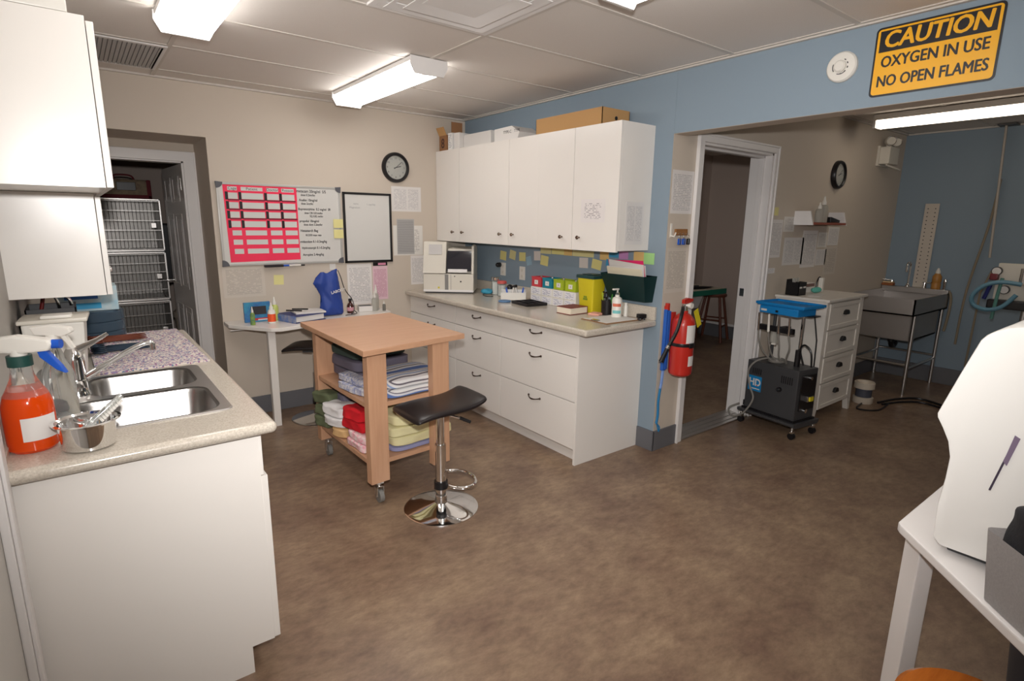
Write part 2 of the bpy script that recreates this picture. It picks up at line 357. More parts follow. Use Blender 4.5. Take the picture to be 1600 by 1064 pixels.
# light in the tub room
r = root('ceiling_light', (2.36, -3.5, H), 'long single fluorescent light under the ceiling of the tub room', 'ceiling light')
B().box(-.07, .07, -1.02, 1.02, -.05, -.005, FIXT, .003).box(-.075, .075, 1.0, 1.02, -.11, -.02, FIXT, .004).box(-.075, .075, -1.02, -1.0, -.11, -.02, FIXT, .004).build('housing', r)
B().prism([(-.065,-.05), (.065,-.05), (.065,-.085), (.045,-.105), (-.045,-.105), (-.065,-.085)], -1.0, 1.0, mat('glowing_lens_dim', (.9,.9,.9), .4, emit=(1,.88,.72), es=4.5), 'y').build('lens', r)
r = root('ceiling_light', (1.98, -.80, H), 'ceiling light glimpsed through the doorway in the exam room', 'ceiling light')
B().box(-.6, .6, -.11, .11, -.05, -.001, FIXT, .003).build('housing', r)
B().box(-.59, .59, -.10, .10, -.085, -.05, mat('glowing_lens_faint', (.9,.9,.9), .4, emit=(1,.95,.9), es=4.0), .01).build('lens', r)

# four way air diffuser
r = root('air_diffuser', (-1.525, -2.36, H), 'square white four-way air diffuser in the ceiling', 'air diffuser')
def frustum_ring(b, s0, z0, s1, z1, th, m):
    v = lambda s, z: [(-s,-s,z), (s,-s,z), (s,s,z), (-s,s,z)]
    a, c = v(s0, z0), v(s1, z1); t = bmesh.new()
    A = [t.verts.new(p) for p in a]; Cc = [t.verts.new(p) for p in c]; A2 = [t.verts.new((p[0],p[1],p[2]+th)) for p in a]; C2 = [t.verts.new((p[0],p[1],p[2]+th)) for p in c]
    for i in range(4):
        j = (i+1) % 4; t.faces.new([A[i],A[j],Cc[j],Cc[i]]); t.faces.new([A2[j],A2[i],C2[i],C2[j]]); t.faces.new([A[j],A[i],A2[i],A2[j]]); t.faces.new([Cc[i],Cc[j],C2[j],C2[i]])
    b._merge(t, m)
b = B(); frustum_ring(b, .30, -.012, .275, -.012, .010, FIXT); frustum_ring(b, .275, -.012, .24, -.002, .003, FIXT); b.build('frame', r)
b = B(); frustum_ring(b, .25, -.022, .21, -.006, .003, FIXT); b.build('cone', r)
b = B(); frustum_ring(b, .19, -.028, .13, -.010, .003, FIXT); b.box(-.13, .13, -.13, .13, -.012, -.006, FIXT); b.build('cone', r)
# return grille
r = root('return_grille', (-2.69, -.512, H), 'square louvred return air grille in the ceiling at the upper left', 'vent')
b = B()
for a in ((-.297,.297,-.297,-.27), (-.297,.297,.27,.297), (-.297,-.27,-.27,.27), (.27,.297,-.27,.27)): b.box(*a, -.012, -.005, FIXT, .002)
b.build('frame', r)
b = B()
for k in range(27):
    x = -.265+k*.0204; b.box(x, x+.0155, -.27, .27, -.012, -.006, mat('grille_slat', srgb(176,174,172), .5))
b.build('slats', r)
B().box(-.27, .27, -.27, .27, -.006, -.0046, mat('duct_dark', srgb(150,146,144), .8)).build('backing', r)

# ------------------------------------------------------------------ left run: base cabinet, counter, sink
r = root('base_cabinet', (-2.8, -1.8, 0), 'white base cabinet under the sink counter, plain end panel towards the viewer', 'cabinet')
def P_(r): return r.location
b = B(); ox, oy = -2.8, -1.8
b.prism([(-3.11-ox, 0), (-2.592-ox, 0), (-2.592-ox, .098), (-2.522-ox, .098), (-2.522-ox, .836), (-3.11-ox, .836)], -2.69-oy, -2.672-oy, WHITE, 'y')
b.box(-3.11-ox, -2.524-ox, -2.672-oy, -.95-oy, .098, .700, WHITE).box(-3.11-ox, -2.524-ox, -1.83-oy, -.95-oy, .700, .836, WHITE).box(-2.545-ox, -2.524-ox, -2.672-oy, -1.83-oy, .700, .836, WHITE); b.box(-3.11-ox, -2.60-ox, -2.672-oy, -.95-oy, 0, .098, WHITE)
b.build('body', r)
for i, (y0, y1) in enumerate(((-2.688,-2.11), (-2.107,-1.53), (-1.527,-.952))):
    B().box(-2.522-ox, -2.502-ox, y0-oy, y1-oy, .10, .688, WHITE, .002).build('door', r)
    B().box(-2.522-ox, -2.512-ox, y0-oy, y1-oy, .692, .834, WHITE, .002).build('false_drawer_front', r)
HX0, HX1, HY0, HY1 = -2.975, -2.575, -2.51, -1.85
c = B()
Z0, Z1 = .838, .875
c.prism([(XL,-.93), (XL,HY1), (-2.49,HY1), (-2.49,-.93)][::-1], Z0, Z1, STONE, 'z', bev=.006)
c.prism([(XL,HY1), (XL,HY0), (HX0,HY0), (HX0,HY1)][::-1], Z0, Z1, STONE, 'z').prism([(HX1,HY1), (HX1,HY0), (-2.49,HY0), (-2.49,HY1)][::-1], Z0, Z1, STONE, 'z')
c.prism([(XL,HY0), (XL,-2.715), (-2.49,-2.715), (-2.49,HY0)][::-1], Z0, Z1, STONE, 'z')
c.box(XL, XL+.012, -2.715, -.93, Z1, Z1+.02, STONE)
c.cyl((-2.488,-2.715,.8565), (-2.488,-.93,.8565), .0185, STONE)
c.cyl((XL,-2.716,.8565), (-2.488,-2.716,.8565), .0185, STONE).sph((-2.488,-2.716,.8565), .0185, STONE)
c.build('countertop', label='speckled beige laminate countertop with rounded edges on the sink cabinet at left', cat='countertop')
# sink
r = root('kitchen_sink', (-2.775, -2.18, .875), 'stainless steel double bowl sink set in the left counter', 'sink')
def rrect(x0, x1, y0, y1, rad, n=6):
    p = []
    for cx, cy, a in ((x1-rad,y1-rad,0), (x0+rad,y1-rad,PI/2), (x0+rad,y0+rad,PI), (x1-rad,y0+rad,1.5*PI)):
        for i in range(n+1): t = a+i/n*PI/2; p.append((cx+rad*math.cos(t), cy+rad*math.sin(t)))
    return p
def basin(x0, x1, y0, y1, dep):
    t = bmesh.new(); L = []
    for (ins, z, rad) in ((-.012, .003, .072), (0, .0, .06), (.004, -.012, .058), (.012, -dep+.03, .055), (.03, -dep+.004, .05), (.05, -dep, .045)):
        L.append([t.verts.new((x, y, z)) for x, y in rrect(x0+ins, x1-ins, y0+ins, y1-ins, rad)])
    for a, b2 in zip(L, L[1:]):
        for i in range(len(a)): j = (i+1) % len(a); t.faces.new([a[i], a[j], b2[j], b2[i]])
    t.faces.new(L[-1]); return t
bs = [(-.205, .185, -.325, -.015), (-.145, .175, .045, .315)]
b = B()
b2 = B(); rx0, rx1, ry0, ry1 = -.225, .222, -.345, .345
# rim plate with two rounded openings
t = bmesh.new(); ed = []
for lp in (rrect(rx0, rx1, ry0, ry1, .03), [*rrect(bs[0][0]-.010, bs[0][1]+.010, bs[0][2]-.010, bs[0][3]+.010, .07)], [*rrect(bs[1][0]-.010, bs[1][1]+.010, bs[1][2]-.010, bs[1][3]+.010, .07)]):
    vs = [t.verts.new((x, y, .0042)) for x, y in lp]; ed += [t.edges.new((vs[k], vs[(k+1) % len(vs)])) for k in range(len(vs))]
bmesh.ops.triangle_fill(t, edges=ed, use_beauty=True); b._merge(t, STEEL)
t = bmesh.new(); A = [t.verts.new((x, y, .0042)) for x, y in rrect(rx0, rx1, ry0, ry1, .03)]; C2 = [t.verts.new((x, y, .0006)) for x, y in rrect(rx0-.003, rx1+.003, ry0-.003, ry1+.003, .032)]
for k in range(len(A)): t.faces.new([A[k], A[(k+1) % len(A)], C2[(k+1) % len(A)], C2[k]])
b._merge(t, STEEL)
b.build('rim', r)
for i, q in enumerate(bs):
    b = B(); b._merge(basin(*q, .155 if i == 0 else .13), mat('basin_steel', (.40,.385,.37), .30, 1, bump=(90,.03))); o = b.build('basin', r)
    cx, cy = (q[0]+q[1])/2, (q[2]+q[3])/2
    B().lathe([(0,-.004), (.03,-.002), (.042,.002), (.045,.0), (.045,-.002)], CHROME, (cx, cy, -(.155 if i == 0 else .13)+.003)).build('drain', r)
# faucet
r = root('sink_faucet', (-2.955, -2.08, .8785), 'chrome single lever faucet with a long low spout over the sink', 'faucet')
B().lathe([(.038,0), (.038,.006), (.033,.014), (.032,.05), (.034,.056), (.032,.062), (.032,.12), (.027,.15), (.016,.168), (0,.173)], CHROME).build('body', r)
B().tube([(.015,0,.055), (.05,-.002,.075), (.10,-.004,.105), (.16,-.006,.14), (.20,-.007,.158), (.222,-.007,.162), (.232,-.007,.158), (.234,-.007,.135)], [.012,.012,.0105,.0095,.009,.009,.0095,.010], CHROME, 12).build('spout', r)
B().tube([(0,0,.155), (.03,.005,.168), (.07,.012,.185), (.105,.018,.205)], [.017,.013,.008,.006], CHROME, 10).build('lever', r)
# rubber stopper behind faucet
B().lathe([(.026,0), (.028,.006), (.024,.022), (.010,.03), (0,.031)], BLACK).build('sink_stopper', loc=(-2.983,-2.20,.8805), label='black rubber sink stopper beside the faucet base', cat='stopper')
# drying mat, dotted
MATM = mat('dotted_drying_mat', srgb(214,204,196), .9)
nt = MATM.node_tree; v = nt.nodes.new('ShaderNodeTexVoronoi'); v.inputs['Scale'].default_value = 150
tc = [n for n in nt.nodes if n.type == 'TEX_COORD'][0]; nt.links.new(tc.outputs['Object'], v.inputs['Vector'])
cr = nt.nodes.new('ShaderNodeValToRGB'); cr.color_ramp.interpolation = 'CONSTANT'; E_ = cr.color_ramp.elements; E_[0].position = 0; E_[0].color = (*srgb(140,126,158),1); E_[1].position = .22; E_[1].color = (*srgb(216,206,196),1)
for p, q in ((.72, (150,90,130)), (.82, (98,120,150)), (.92, (206,190,186))): e = E_.new(p); e.color = (*srgb(*q), 1)
sp = nt.nodes.new('ShaderNodeSeparateColor'); nt.links.new(v.outputs['Color'], sp.inputs[0]); nt.links.new(sp.outputs[0], cr.inputs[0]); nt.links.new(cr.outputs[0], nt.nodes['Principled BSDF'].inputs['Base Color'])
b = B(); t = bmesh.new(); bmesh.ops.create_grid(t, x_segments=30, y_segments=60, size=.5)
for vv in t.verts: vv.co = Vector((vv.co.x*.40, vv.co.y*.88, .008+.002*math.sin(vv.co.x*40)*math.sin(vv.co.y*31)))
e = bmesh.ops.extrude_face_region(t, geom=t.faces[:]); 
for vv in [x for x in e['geom'] if isinstance(x, bmesh.types.BMVert)]: vv.co.z = .0005
b._merge(t, MATM); b.build('drying_mat', loc=(-2.705,-1.36,.875), rz=.02, label='white cloth drying mat with purple and blue dots beside the sink', cat='drying mat')
def instruments(loc, rz, m, n, label):
    r = root('instrument_bundle', loc, label, 'scissors', rz)
    rnd = random.Random(n)
    for k in range(4):
        a = (k-1.5)*.06; b = B(); dz = .008+k*.006
        b.tube([(.0,.004+k*.008,dz), (.07,.0+a*.05+.01,dz), (.15,a*.12,dz), (.19,a*.2,dz)], [.004,.006,.0045,.002], m, 8)
        for sg in (-1, 1): b.tube([(-.018+.024*math.cos(t*PI/5), sg*.022+k*.010+.018*math.sin(t*PI/5), dz+.004) for t in range(10)], .0042, m, 6, closed=True)
        b.build('scissors' if k % 2 else 'forceps', r)
    return r
BRM = mat('amber_metal', srgb(104,52,34), .3, .4)
instruments((-2.86,-1.175,.885), .12, BRM, 1, 'reddish brown surgical instruments drying at the back of the dotted mat')
instruments((-2.855,-1.42,.885), .10, mat('dark_blue_metal', srgb(38,52,66), .3, .5), 2, 'dark blue black surgical instruments drying on the dotted mat nearer the sink')
# orange spray bottle
ORG = mat('orange_liquid_bottle', srgb(246,84,14), .12, trans=.35, ior=1.33, coat=.3)
r = root('spray_bottle', (-3.054, -2.565, .876), 'large spray bottle of orange liquid with white head and blue trigger at far left', 'spray bottle', rz=-.45)
B().lathe([(0,0), (.048,0), (.055,.008), (.056,.09), (.055,.125), (.048,.150), (.038,.165), (0,.166)], ORG, seg=36).build('liquid', r)
B().lathe([(.0485,.150), (.039,.168), (.027,.195), (.023,.215), (.023,.228), (0,.228)], GLASS, seg=36).build('neck', r)
B().cyl((0,0,.228), (0,0,.256), .027, mat('dark_green_cap', srgb(34,72,66), .4)).build('collar', r)
B().prism([(-.075,.278), (-.07,.268), (.01,.262), (.075,.268), (.085,.285), (.08,.298), (0,.31), (-.06,.302), (-.09,.295)], -.017, .017, WPLAS, 'y', bev=.006).cyl((0,0,.254), (0,0,.272), .018, WPLAS).cyl((.08,0,.284), (.1,0,.284), .012, mat('blue_plastic', srgb(28,84,186), .35)).build('spray_head', r)
B().prism([(.045,.27), (.065,.27), (.095,.225), (.105,.205), (.085,.215), (.05,.25)], -.008, .008, mat('blue_plastic'), 'y', bev=.002).build('trigger', r)
lb = B(); n = 12; pts0 = []
t = bmesh.new(); A = []; C2 = []
for i in range(n+1):
    a = -1.5+1.45*i/n+.1; A.append(t.verts.new((.0572*math.cos(a), .0572*math.sin(a), .035))); C2.append(t.verts.new((.0572*math.cos(a), .0572*math.sin(a), .098)))
for i in range(n): t.faces.new([A[i], A[i+1], C2[i+1], C2[i]])
lb._merge(t, PAPER); lb.build('label', r)
# clear spray bottle behind it, white trigger
def spray(loc, rz, h, rad, label, body=GLASS, head=WPLAS):
    r = root('spray_bottle', loc, label, 'spray bottle', rz)
    B().lathe([(0,0), (rad*.95,0), (rad,.006), (rad,h*.5), (rad*.7,h*.62), (rad*.35,h*.78), (rad*.33,h*.84), (0,h*.84)], body).build('body', r)
    B().cyl((0,0,h*.83), (0,0,h*.90), rad*.42, head).prism([(-.04,h*.9), (.03,h*.88), (.055,h*.92), (.05,h*.97), (0,h*1.0), (-.05,h*.98)], -.012, .012, head, 'y', bev=.004).prism([(.02,h*.9), (.035,h*.9), (.055,h*.76), (.048,h*.75)], -.006, .006, head, 'y').build('spray_head', r)
    return r
spray((-2.99,-2.36,.876), -.4, .30, .04, 'clear spray bottle with white trigger head standing behind the orange one')
# white lidded container with a flap lid
r = root('storage_container', (-2.99, -1.83, .876), 'white upright plastic container with hinged lid beside the faucet', 'container', rz=-.06)
b = B(); b.prism([(-.085,0), (.065,0), (.085,.235), (-.095,.235)], -.08, .08, WPLAS, 'y', bev=.008); b.build('bin', r)
B().box(-.105, .095, -.09, .09, .235, .25, OFFW, .006).box(-.04, .05, -.075, -.01, .25, .262, WPLAS, .006).build('lid', r)
B().lathe([(0,0), (.03,0), (.03,.004), (0,.004)], GREYP).xf(Matrix.Translation((-.045,-.083,.045)) @ Matrix.Rotation(PI/2,4,'X')).build('emblem', r)
# things behind: blue jug, crystal box, dark basket
r = root('water_jug', (-2.875, -.985, .876), 'smoky blue ribbed water jug standing at the far end of the sink counter', 'water jug')
NB = mat('smoky_blue_plastic', srgb(74,92,108), .15, trans=.35, ior=1.3)
B().lathe([(0,0), (.125,0), (.132,.01), (.132,.045), (.127,.05), (.132,.055), (.132,.095), (.127,.10), (.132,.105), (.132,.145), (.12,.155), (0,.156)], NB, seg=48).build('body', r)
CRB = mat('pale_blue_carton', srgb(150,190,206), .5, noise=(30, srgb(190,200,200), .4))
r = root('carton', (-2.885, -.99, 1.0325), 'pale blue and white carton lying on the smoky blue jug under the wall cabinet', 'box')
B().box(-.12, .12, -.08, .08, 0, .12, CRB, .002).build('box', r)
B().box(-.10, .05, -.0825, -.080, .012, .040, mat('cyan_band', srgb(40,150,196), .5)).box(-.09, .04, -.0828, -.0825, .06, .11, mat('deep_blue_print', srgb(40,92,158), .5)).build('print', r)
r = root('dark_bin', (-3.03, -1.52, .876), 'dark low bin of odds and ends behind the white container', 'bin')
b = B().box(-.06, .10, -.10, .10, 0, .006, DGREY).box(-.06, -.055, -.10, .10, 0, .25, DGREY).box(.095, .10, -.10, .10, 0, .25, DGREY).box(-.06, .10, -.10, -.095, 0, .25, DGREY).box(-.06, .10, .095, .10, 0, .25, DGREY); b.build('body', r)
B().tube([(0,0,0), (.0,0,.20), (.02,0,.29)], .007, mat('dark_red_plastic', srgb(110,28,26), .4)).build('handle_tool', loc=(-3.05,-1.50,.8835), label='dark red handled tool standing in the dark bin', cat='tool')
B().tube([(0,0,0), (.0,0,.22), (-.01,.0,.285), (.03,0,.27), (.04,0,.24)], .006, CHROME).build('wire_hook', loc=(-2.985,-1.49,.8835), label='bright wire tool standing in the dark bin', cat='tool')
# steel bowl with brush
r = root('steel_bowl', (-2.935, -2.635, .876), 'polished stainless steel bowl on the front edge of the sink counter', 'bowl')
B().lathe([(0,.0), (.05,.0), (.060,.004), (.064,.055), (.066,.068), (.077,.073), (.078,.0755), (.070,.0765), (.064,.071), (.061,.056), (.052,.008), (0,.004)], CHROME, seg=40).build('body', r)
b = B().cyl((-.03,0,.03), (.085,.03,.12), .008, GLASS)
b.xf(Matrix.Identity(4))
for k in range(9): b.cyl((.028+k*.006,.015+k*.0015,.072+k*.0055), (.036+k*.006,.013+k*.0015,.058+k*.0055), .004, WPLAS, seg=6)
b.build('bottle_brush', loc=(-2.935,-2.635,.876), label='clear plastic brush with white bristles leaning in the steel bowl', cat='brush')

# wall cabinets, left
def wcab(name, x1, y0, y1, z0, z1, label, dx=.018):
    r = root(name, (XL, (y0+y1)/2, z0), label, 'cabinet'); l = (y1-y0)/2; w = x1-XL
    B().box(0, w-dx-.002, -l, l, 0, z1-z0, WHITE, .001).build('body', r)
    n = 2
    for k in range(n):
        a = -l+k*(2*l)/n; B().box(w-dx, w, a+.0015, a+2*l/n-.0015, .001, z1-z0-.012, WHITE, .002).build('door', r)
        B().lathe([(.004,0), (.004,.012), (.012,.018), (.013,.024), (0,.029)], CHROME).xf(Matrix.Translation((w, a+(2*l/n-.05 if k == 0 else .05), .06)) @ Matrix.Rotation(PI/2,4,'Y')).build('knob', r)
    return r
wcab('wall_cabinet', -2.808, -1.80, -.75, 1.19, 1.572, 'white wall cabinet over the sink counter, the lower of the two stacked at left')
wcab('wall_cabinet', -2.79, -2.35, -.75, 1.5735, 2.045, 'white wall cabinet at the upper left, standing over the lower one')
B().box(XL+.003, -2.846, -2.35, -1.95, 0, .31, WPLAS, .004).build('storage_box', loc=(0,0,2.046), label='white box on top of the upper left wall cabinet', cat='box')
bpy.data.objects['storage_box'].scale = (1,1,1)

# ------------------------------------------------------------------ right run: base cabinets, counter, wall cabinets
BX = -.589
def pull(r, x, y, z, w=.062):
    pts = []
    for i in range(11):
        t = i/10*2-1; pts.append((-.004-.022*(1-t*t), t*w*.5, -.010*(1-t*t)+.004))
    b = B().tube(pts, [.0055,.004,.0035,.004,.005,.0055,.005,.004,.0035,.004,.0055], mat('antique_bronze', srgb(92,78,70), .3, .9), 8)
    b.sph((-.002, w*.5, .004), .008, MATS['antique_bronze'], seg=8).sph((-.002, -w*.5, .004), .008, MATS['antique_bronze'], seg=8)
    b.build('handle', r, loc=(x, y, z))
def drawer_unit(y0, y1, label):
    r = root('drawer_cabinet', (-.3, (y0+y1)/2, 0), label, 'cabinet'); l = (y1-y0)/2
    B().box(BX+.02+.3, .299, -l, l, .094, .84, WHITE).box(BX+.06+.3, .299, -l, l, 0, .094, WHITE).build('body', r)
    for z0, z1, hz in ((.10, .404, .345), (.409, .690, .634), (.695, .838, .790)):
        f = B().box(BX+.3, BX+.0195+.3, -l+.0015, l-.0015, z0, z1, WHITE, .002).build('drawer_front', r)
        pull(f, BX+.3, 0, hz, .105 if l < .35 else .115)
    return r
drawer_unit(-.756, -.004, 'white drawer cabinet at the back corner under the analyzer')
drawer_unit(-1.361, -.758, 'white drawer cabinet, middle of three, behind the wooden trolley')
drawer_unit(-2.129, -1.363, 'white drawer cabinet nearest the doorway, widest drawers')
B().prism([(BX-.001,.0), (BX-.001,.84), (-.001,.84), (-.001,0)], -2.148, -2.130, WHITE, 'y').build('end_panel', label='plain white end panel closing the drawer cabinets beside the blue wall', cat='end panel')
CT = .884
c = B().box(-.64, -.001, -2.25, -.003, CT-.040, CT, STONE, .014, seg=4).box(-.02, -.001, -2.245, -.003, CT, CT+.085, STONE, .004)
c.build('countertop', label='speckled beige laminate countertop with backsplash along the blue wall', cat='countertop')
UX = -.306; uz0, uz1 = 1.324, 2.079
def upper(y0, y1, label, knobs):
    """knobs: y of each knob; the fronts meet halfway between outer-set knobs"""
    r = root('wall_cabinet', (0, (y0+y1)/2, uz0), label, 'cabinet'); l = (y1-y0)/2; c = (y0+y1)/2; n = len(knobs)
    B().box(UX+.0195, -.001, -l+.0004, l-.0004, 0, uz1-uz0, WHITE).build('body', r)
    for k in range(n):
        a = -l+k*2*l/n; g0 = .0012 if k == 0 else .0002; g1 = .0012 if k == n-1 else .0002
        f = B().box(UX, UX+.019, a+g0, a+2*l/n-g1, -.008, uz1-uz0, WHITE, .0005).build('door', r)
        B().lathe([(.005,0), (.005,.012), (.011,.017), (.013,.024), (.009,.029), (0,.030)], mat('pewter', srgb(120,104,92), .25, .9), seg=14).xf(Matrix.Translation((UX, knobs[k]-c, .073)) @ Matrix.Rotation(-PI/2,4,'Y')).build('knob', f)
    return r
upper(-.378, -.003, 'narrow white wall cabinet over the analyzer, at the corner with the beige wall', (-.29,))
upper(-1.063, -.380, 'white wall cabinet with two knobs under the white cartons', (-.971, -.442))
upper(-1.752, -1.065, 'white wall cabinet with two knobs under the long brown box', (-1.66, -1.127))
upper(-2.142, -1.754, 'white wall cabinet nearest the doorway, with sheets taped on its front and side', (-1.825,))
B().box(UX-.0012, UX-.0002, -2.04, -1.83, 1.493, 1.637, lines_mat('front_sheet', srgb(226,220,218), srgb(168,160,162), 14, 10, .5, .16, axis_u='Y')).build('taped_sheet', label='small printed sheet taped to the front of the wall cabinet nearest the doorway', cat='paper')
B().box(-.232, -.068, -2.1432, -2.1422, 1.362, 1.62, PAP[1]).build('taped_sheet', label='tall printed sheet in a plastic sleeve on the side of the wall cabinet', cat='paper')

# boxes on top of the wall cabinets
def obox(name, x0, x1, y0, y1, h, m, label, rz=0, open_=True, th=.004, z=uz1+.001, inner=None):
    r = root(name, ((x0+x1)/2, (y0+y1)/2, z), label, 'box', rz); w, l = (x1-x0)/2, (y1-y0)/2
    b = B().box(-w, w, -l, l, 0, th, m).box(-w, -w+th, -l, l, 0, h, m).box(w-th, w, -l, l, 0, h, m).box(-w, w, -l, -l+th, 0, h, m).box(-w, w, l-th, l, 0, h, m)
    if not open_: b.box(-w, w, -l, l, h-th, h, m, .001)
    b.build('box', r); return r
r = obox('cardboard_box', -.27, -.02, -1.945, -1.32, .105, CARD, 'long brown cardboard tray box on top of the wall cabinets')
B().cyl((-.001,.0,0), (.002,0,0), .012, BLACK, seg=12).xf(Matrix.Rotation(-PI/2,4,'Z')).build('hole', r, loc=(.0,-.3135,.05))
r = root('white_carton', (-.17, -.98, uz1+.001), 'white carton with slanted end and black lettering next to the brown box', 'box', rz=0)
B().prism([(.155,0), (-.13,0), (-.155,.05), (-.06,.1), (.155,.095)], -.10, .10, PAPER, 'x', bev=.002).text('TYPE-C    TYPE', .03, BLACK, face_nx(-.1005, -.06, .06), .0004).build('box', r)
r = root('white_carton', (-.12, -.50, uz1+.001), 'plain white flat carton between the small cartons and the slanted one', 'box')
B().box(-.09, .09, -.195, .195, 0, .115, PAPER, .002).build('box', r)
r = root('white_carton', (-.2, -.262, uz1+.001), 'small white carton in the middle of the row on the wall cabinets', 'box', rz=.15)
B().box(-.06, .06, -.035, .035, 0, .135, PAPER, .002).build('box', r)
r = root('white_carton', (-.215, -.185, uz1+.001), 'slim white printed carton beside the open brown box', 'box', rz=.1)
B().box(-.06, .05, -.03, .03, 0, .14, lines_mat('carton_print', srgb(232,230,228), srgb(150,150,160), 14, 6, .5, .1, axis_u='Y'), .002).build('box', r)
r = root('cardboard_box', (-.2, -.08, uz1+.001), 'open brown cardboard box marked with a round S at the corner', 'box', rz=-.0)
B().box(-.08, .08, -.06, .06, 0, .13, CARDD, .001).text('8', .11, mat('dark_print', srgb(70,40,30), .6), face_nx(-.0805, 0, .06), .0004, bold=.002).build('box', r)
b = B().box(-.002, .002, -.06, .06, 0, .07, CARD, rot=Matrix.Rotation(-.45,4,'Y')); b.build('flap', r, loc=(-.095,0,.125))
B().box(-.03, .08, -.002, .002, 0, .11, CARDD).build('flap', r, loc=(0,-.06,.13))

# sticky notes under the wall cabinets
NOTE = {k: mat('note_'+k, srgb(*v), .7) for k, v in dict(y=(222,212,140), w=(214,206,200), b=(150,180,196), o=(222,186,120), g=(166,214,140), p=(196,140,190), c=(70,150,190), q=(214,206,150)).items()}
notes = [(-.555,-.640,1.168,1.243,'y',.10,'yellow note at the far left of the row'),(-.69,-.772,1.182,1.255,'q',.18,'second note from the left, tilted'),(-.822,-.905,1.175,1.246,'y',-.02,'third note from the left'),
 (-.915,-.978,1.147,1.218,'b',-.25,'pale blue torn slip'),(-1.01,-1.09,1.192,1.265,'w',-.05,'whitish pink note left of the long strip'),(-1.095,-1.185,1.158,1.234,'y',.12,'yellow note hanging below the long strip'),
 (-1.088,-1.215,1.25,1.300,'q',0,'first note of the long overlapping strip'),(-1.222,-1.36,1.252,1.298,'y',0,'second note of the long overlapping strip'),(-1.362,-1.45,1.250,1.296,'o',0,'third note of the long overlapping strip'),(-1.452,-1.668,1.250,1.292,'q',0,'last wide note of the long overlapping strip'),
 (-1.527,-1.615,1.170,1.244,'w',-.03,'beige note below the right end of the strip'),(-1.655,-1.748,1.170,1.238,'y',.15,'yellow note above the yellow bin'),(-1.727,-1.812,1.240,1.305,'o',0,'orange yellow note close under the cabinet'),
 (-1.812,-1.90,1.262,1.300,'c',0,'blue note close under the cabinet'),(-1.905,-1.985,1.256,1.308,'p',0,'purple note'),(-2.03,-2.113,1.240,1.311,'o',0,'orange note beside the green one'),(-2.115,-2.199,1.236,1.308,'g',0,'bright green note, last at right'),(-1.79,-1.83,1.20,1.247,'c',.1,'small blue note behind the wall file')]
for i, (y0, y1, z0, z1, k, a, lab) in enumerate(notes):
    w, h = (y0-y1)/2, (z1-z0)/2
    b = B().box(-.0006, .0006, -w, w, -h, h, NOTE[k], rot=Matrix.Rotation(a, 4, 'X'))
    b.build('sticky_note', loc=(-.0016-.0013*(i % 3), (y0+y1)/2, (z0+z1)/2), label='sticky note on the blue wall, '+lab, cat='sticky note', group='sticky notes under the wall cabinets')
# outlets
def outlet(y, z0, z1, label):
    r = root('wall_outlet', (0, y, (z0+z1)/2), label, 'outlet'); h = (z1-z0)/2
    B().box(-.006, -.0002, -.036, .036, -h, h, WPLAS, .002).build('plate', r)
    for s in (-1, 1): B().box(-.008, -.006, -.014, .014, s*.025-.012, s*.025+.012, OFFW, .001).build('socket', r)
outlet(-.60, 1.035, 1.145, 'white wall outlet with a black plug behind the jars')
outlet(-.865, 1.02, 1.13, 'white wall outlet right of the jars under the notes')
B().cyl((0,0,0), (-.03,0,0), .02, BLACK).sph((-.03,0,0), .018, BLACK).build('power_plug', loc=(-.0085,-.565,1.125), label='black plug in the outlet behind the jars', cat='plug')

# analyzer
r = root('blood_analyzer', (-.33, -.275, CT+.001), 'large white bench analyzer with tilted dark window at the end of the counter', 'analyzer', rz=math.radians(-40))
# local: front faces -y, width along x (.42), depth y
b = B().box(-.215, .215, -.15, .17, .01, .165, OFFW, .008).box(-.2, .2, -.14, .16, 0, .012, DGREY)
b.prism([(-.145,.165), (-.11,.40), (-.02,.41), (.16,.39), (.165,.165)], .195, .215, OFFW, 'x', bev=.004)
b.prism([(-.07,.165), (.165,.165), (.16,.385), (-.03,.37)], -.02, .195, OFFW, 'x', bev=.004).build('housing', r)
B().box(-.214, .214, -.152, -.149, .012, .03, FIXT).box(-.03,.0,-.1515,-.1495,.03,.16, GREYP).box(.02,.023,-.1512,-.15,.03,.16,GREYP).box(.1,.112,-.1515,-.15,.095,.107, BLACK).box(.05,.058,-.1515,-.15,.14,.15, DGREY).box(-.09,-.075,-.1515,-.15,.04,.055, YEL).build('lower_front_panel', r)
B().prism([(-.160,.170), (-.155,.172), (-.085,.43), (-.02,.43), (.165,.40), (.165,.168)], -.217, -.022, OFFW, 'x', bev=.006).build('printer_cover', r)
T = Matrix.Rotation(math.radians(16),4,'X')
b = B().box(-.17, -.06, -.004, .0015, .0, .085, mat('lit_grey_screen', srgb(190,186,184), .25)); b.build('display', r, loc=(0,-.117,.325)).rotation_euler = (math.radians(-15),0,0)
B().prism([(-.135,.19), (-.075,.355), (-.06,.355), (-.115,.185)], -.018, .193, mat('dark_glass', srgb(34,34,44), .08, coat=.6), 'x', bev=.003).build('window', r)
B().prism([(-.150,.178), (-.142,.205), (-.132,.205), (-.138,.175)], -.005, .16, FIXT, 'x', bev=.002).build('window_handle', r)
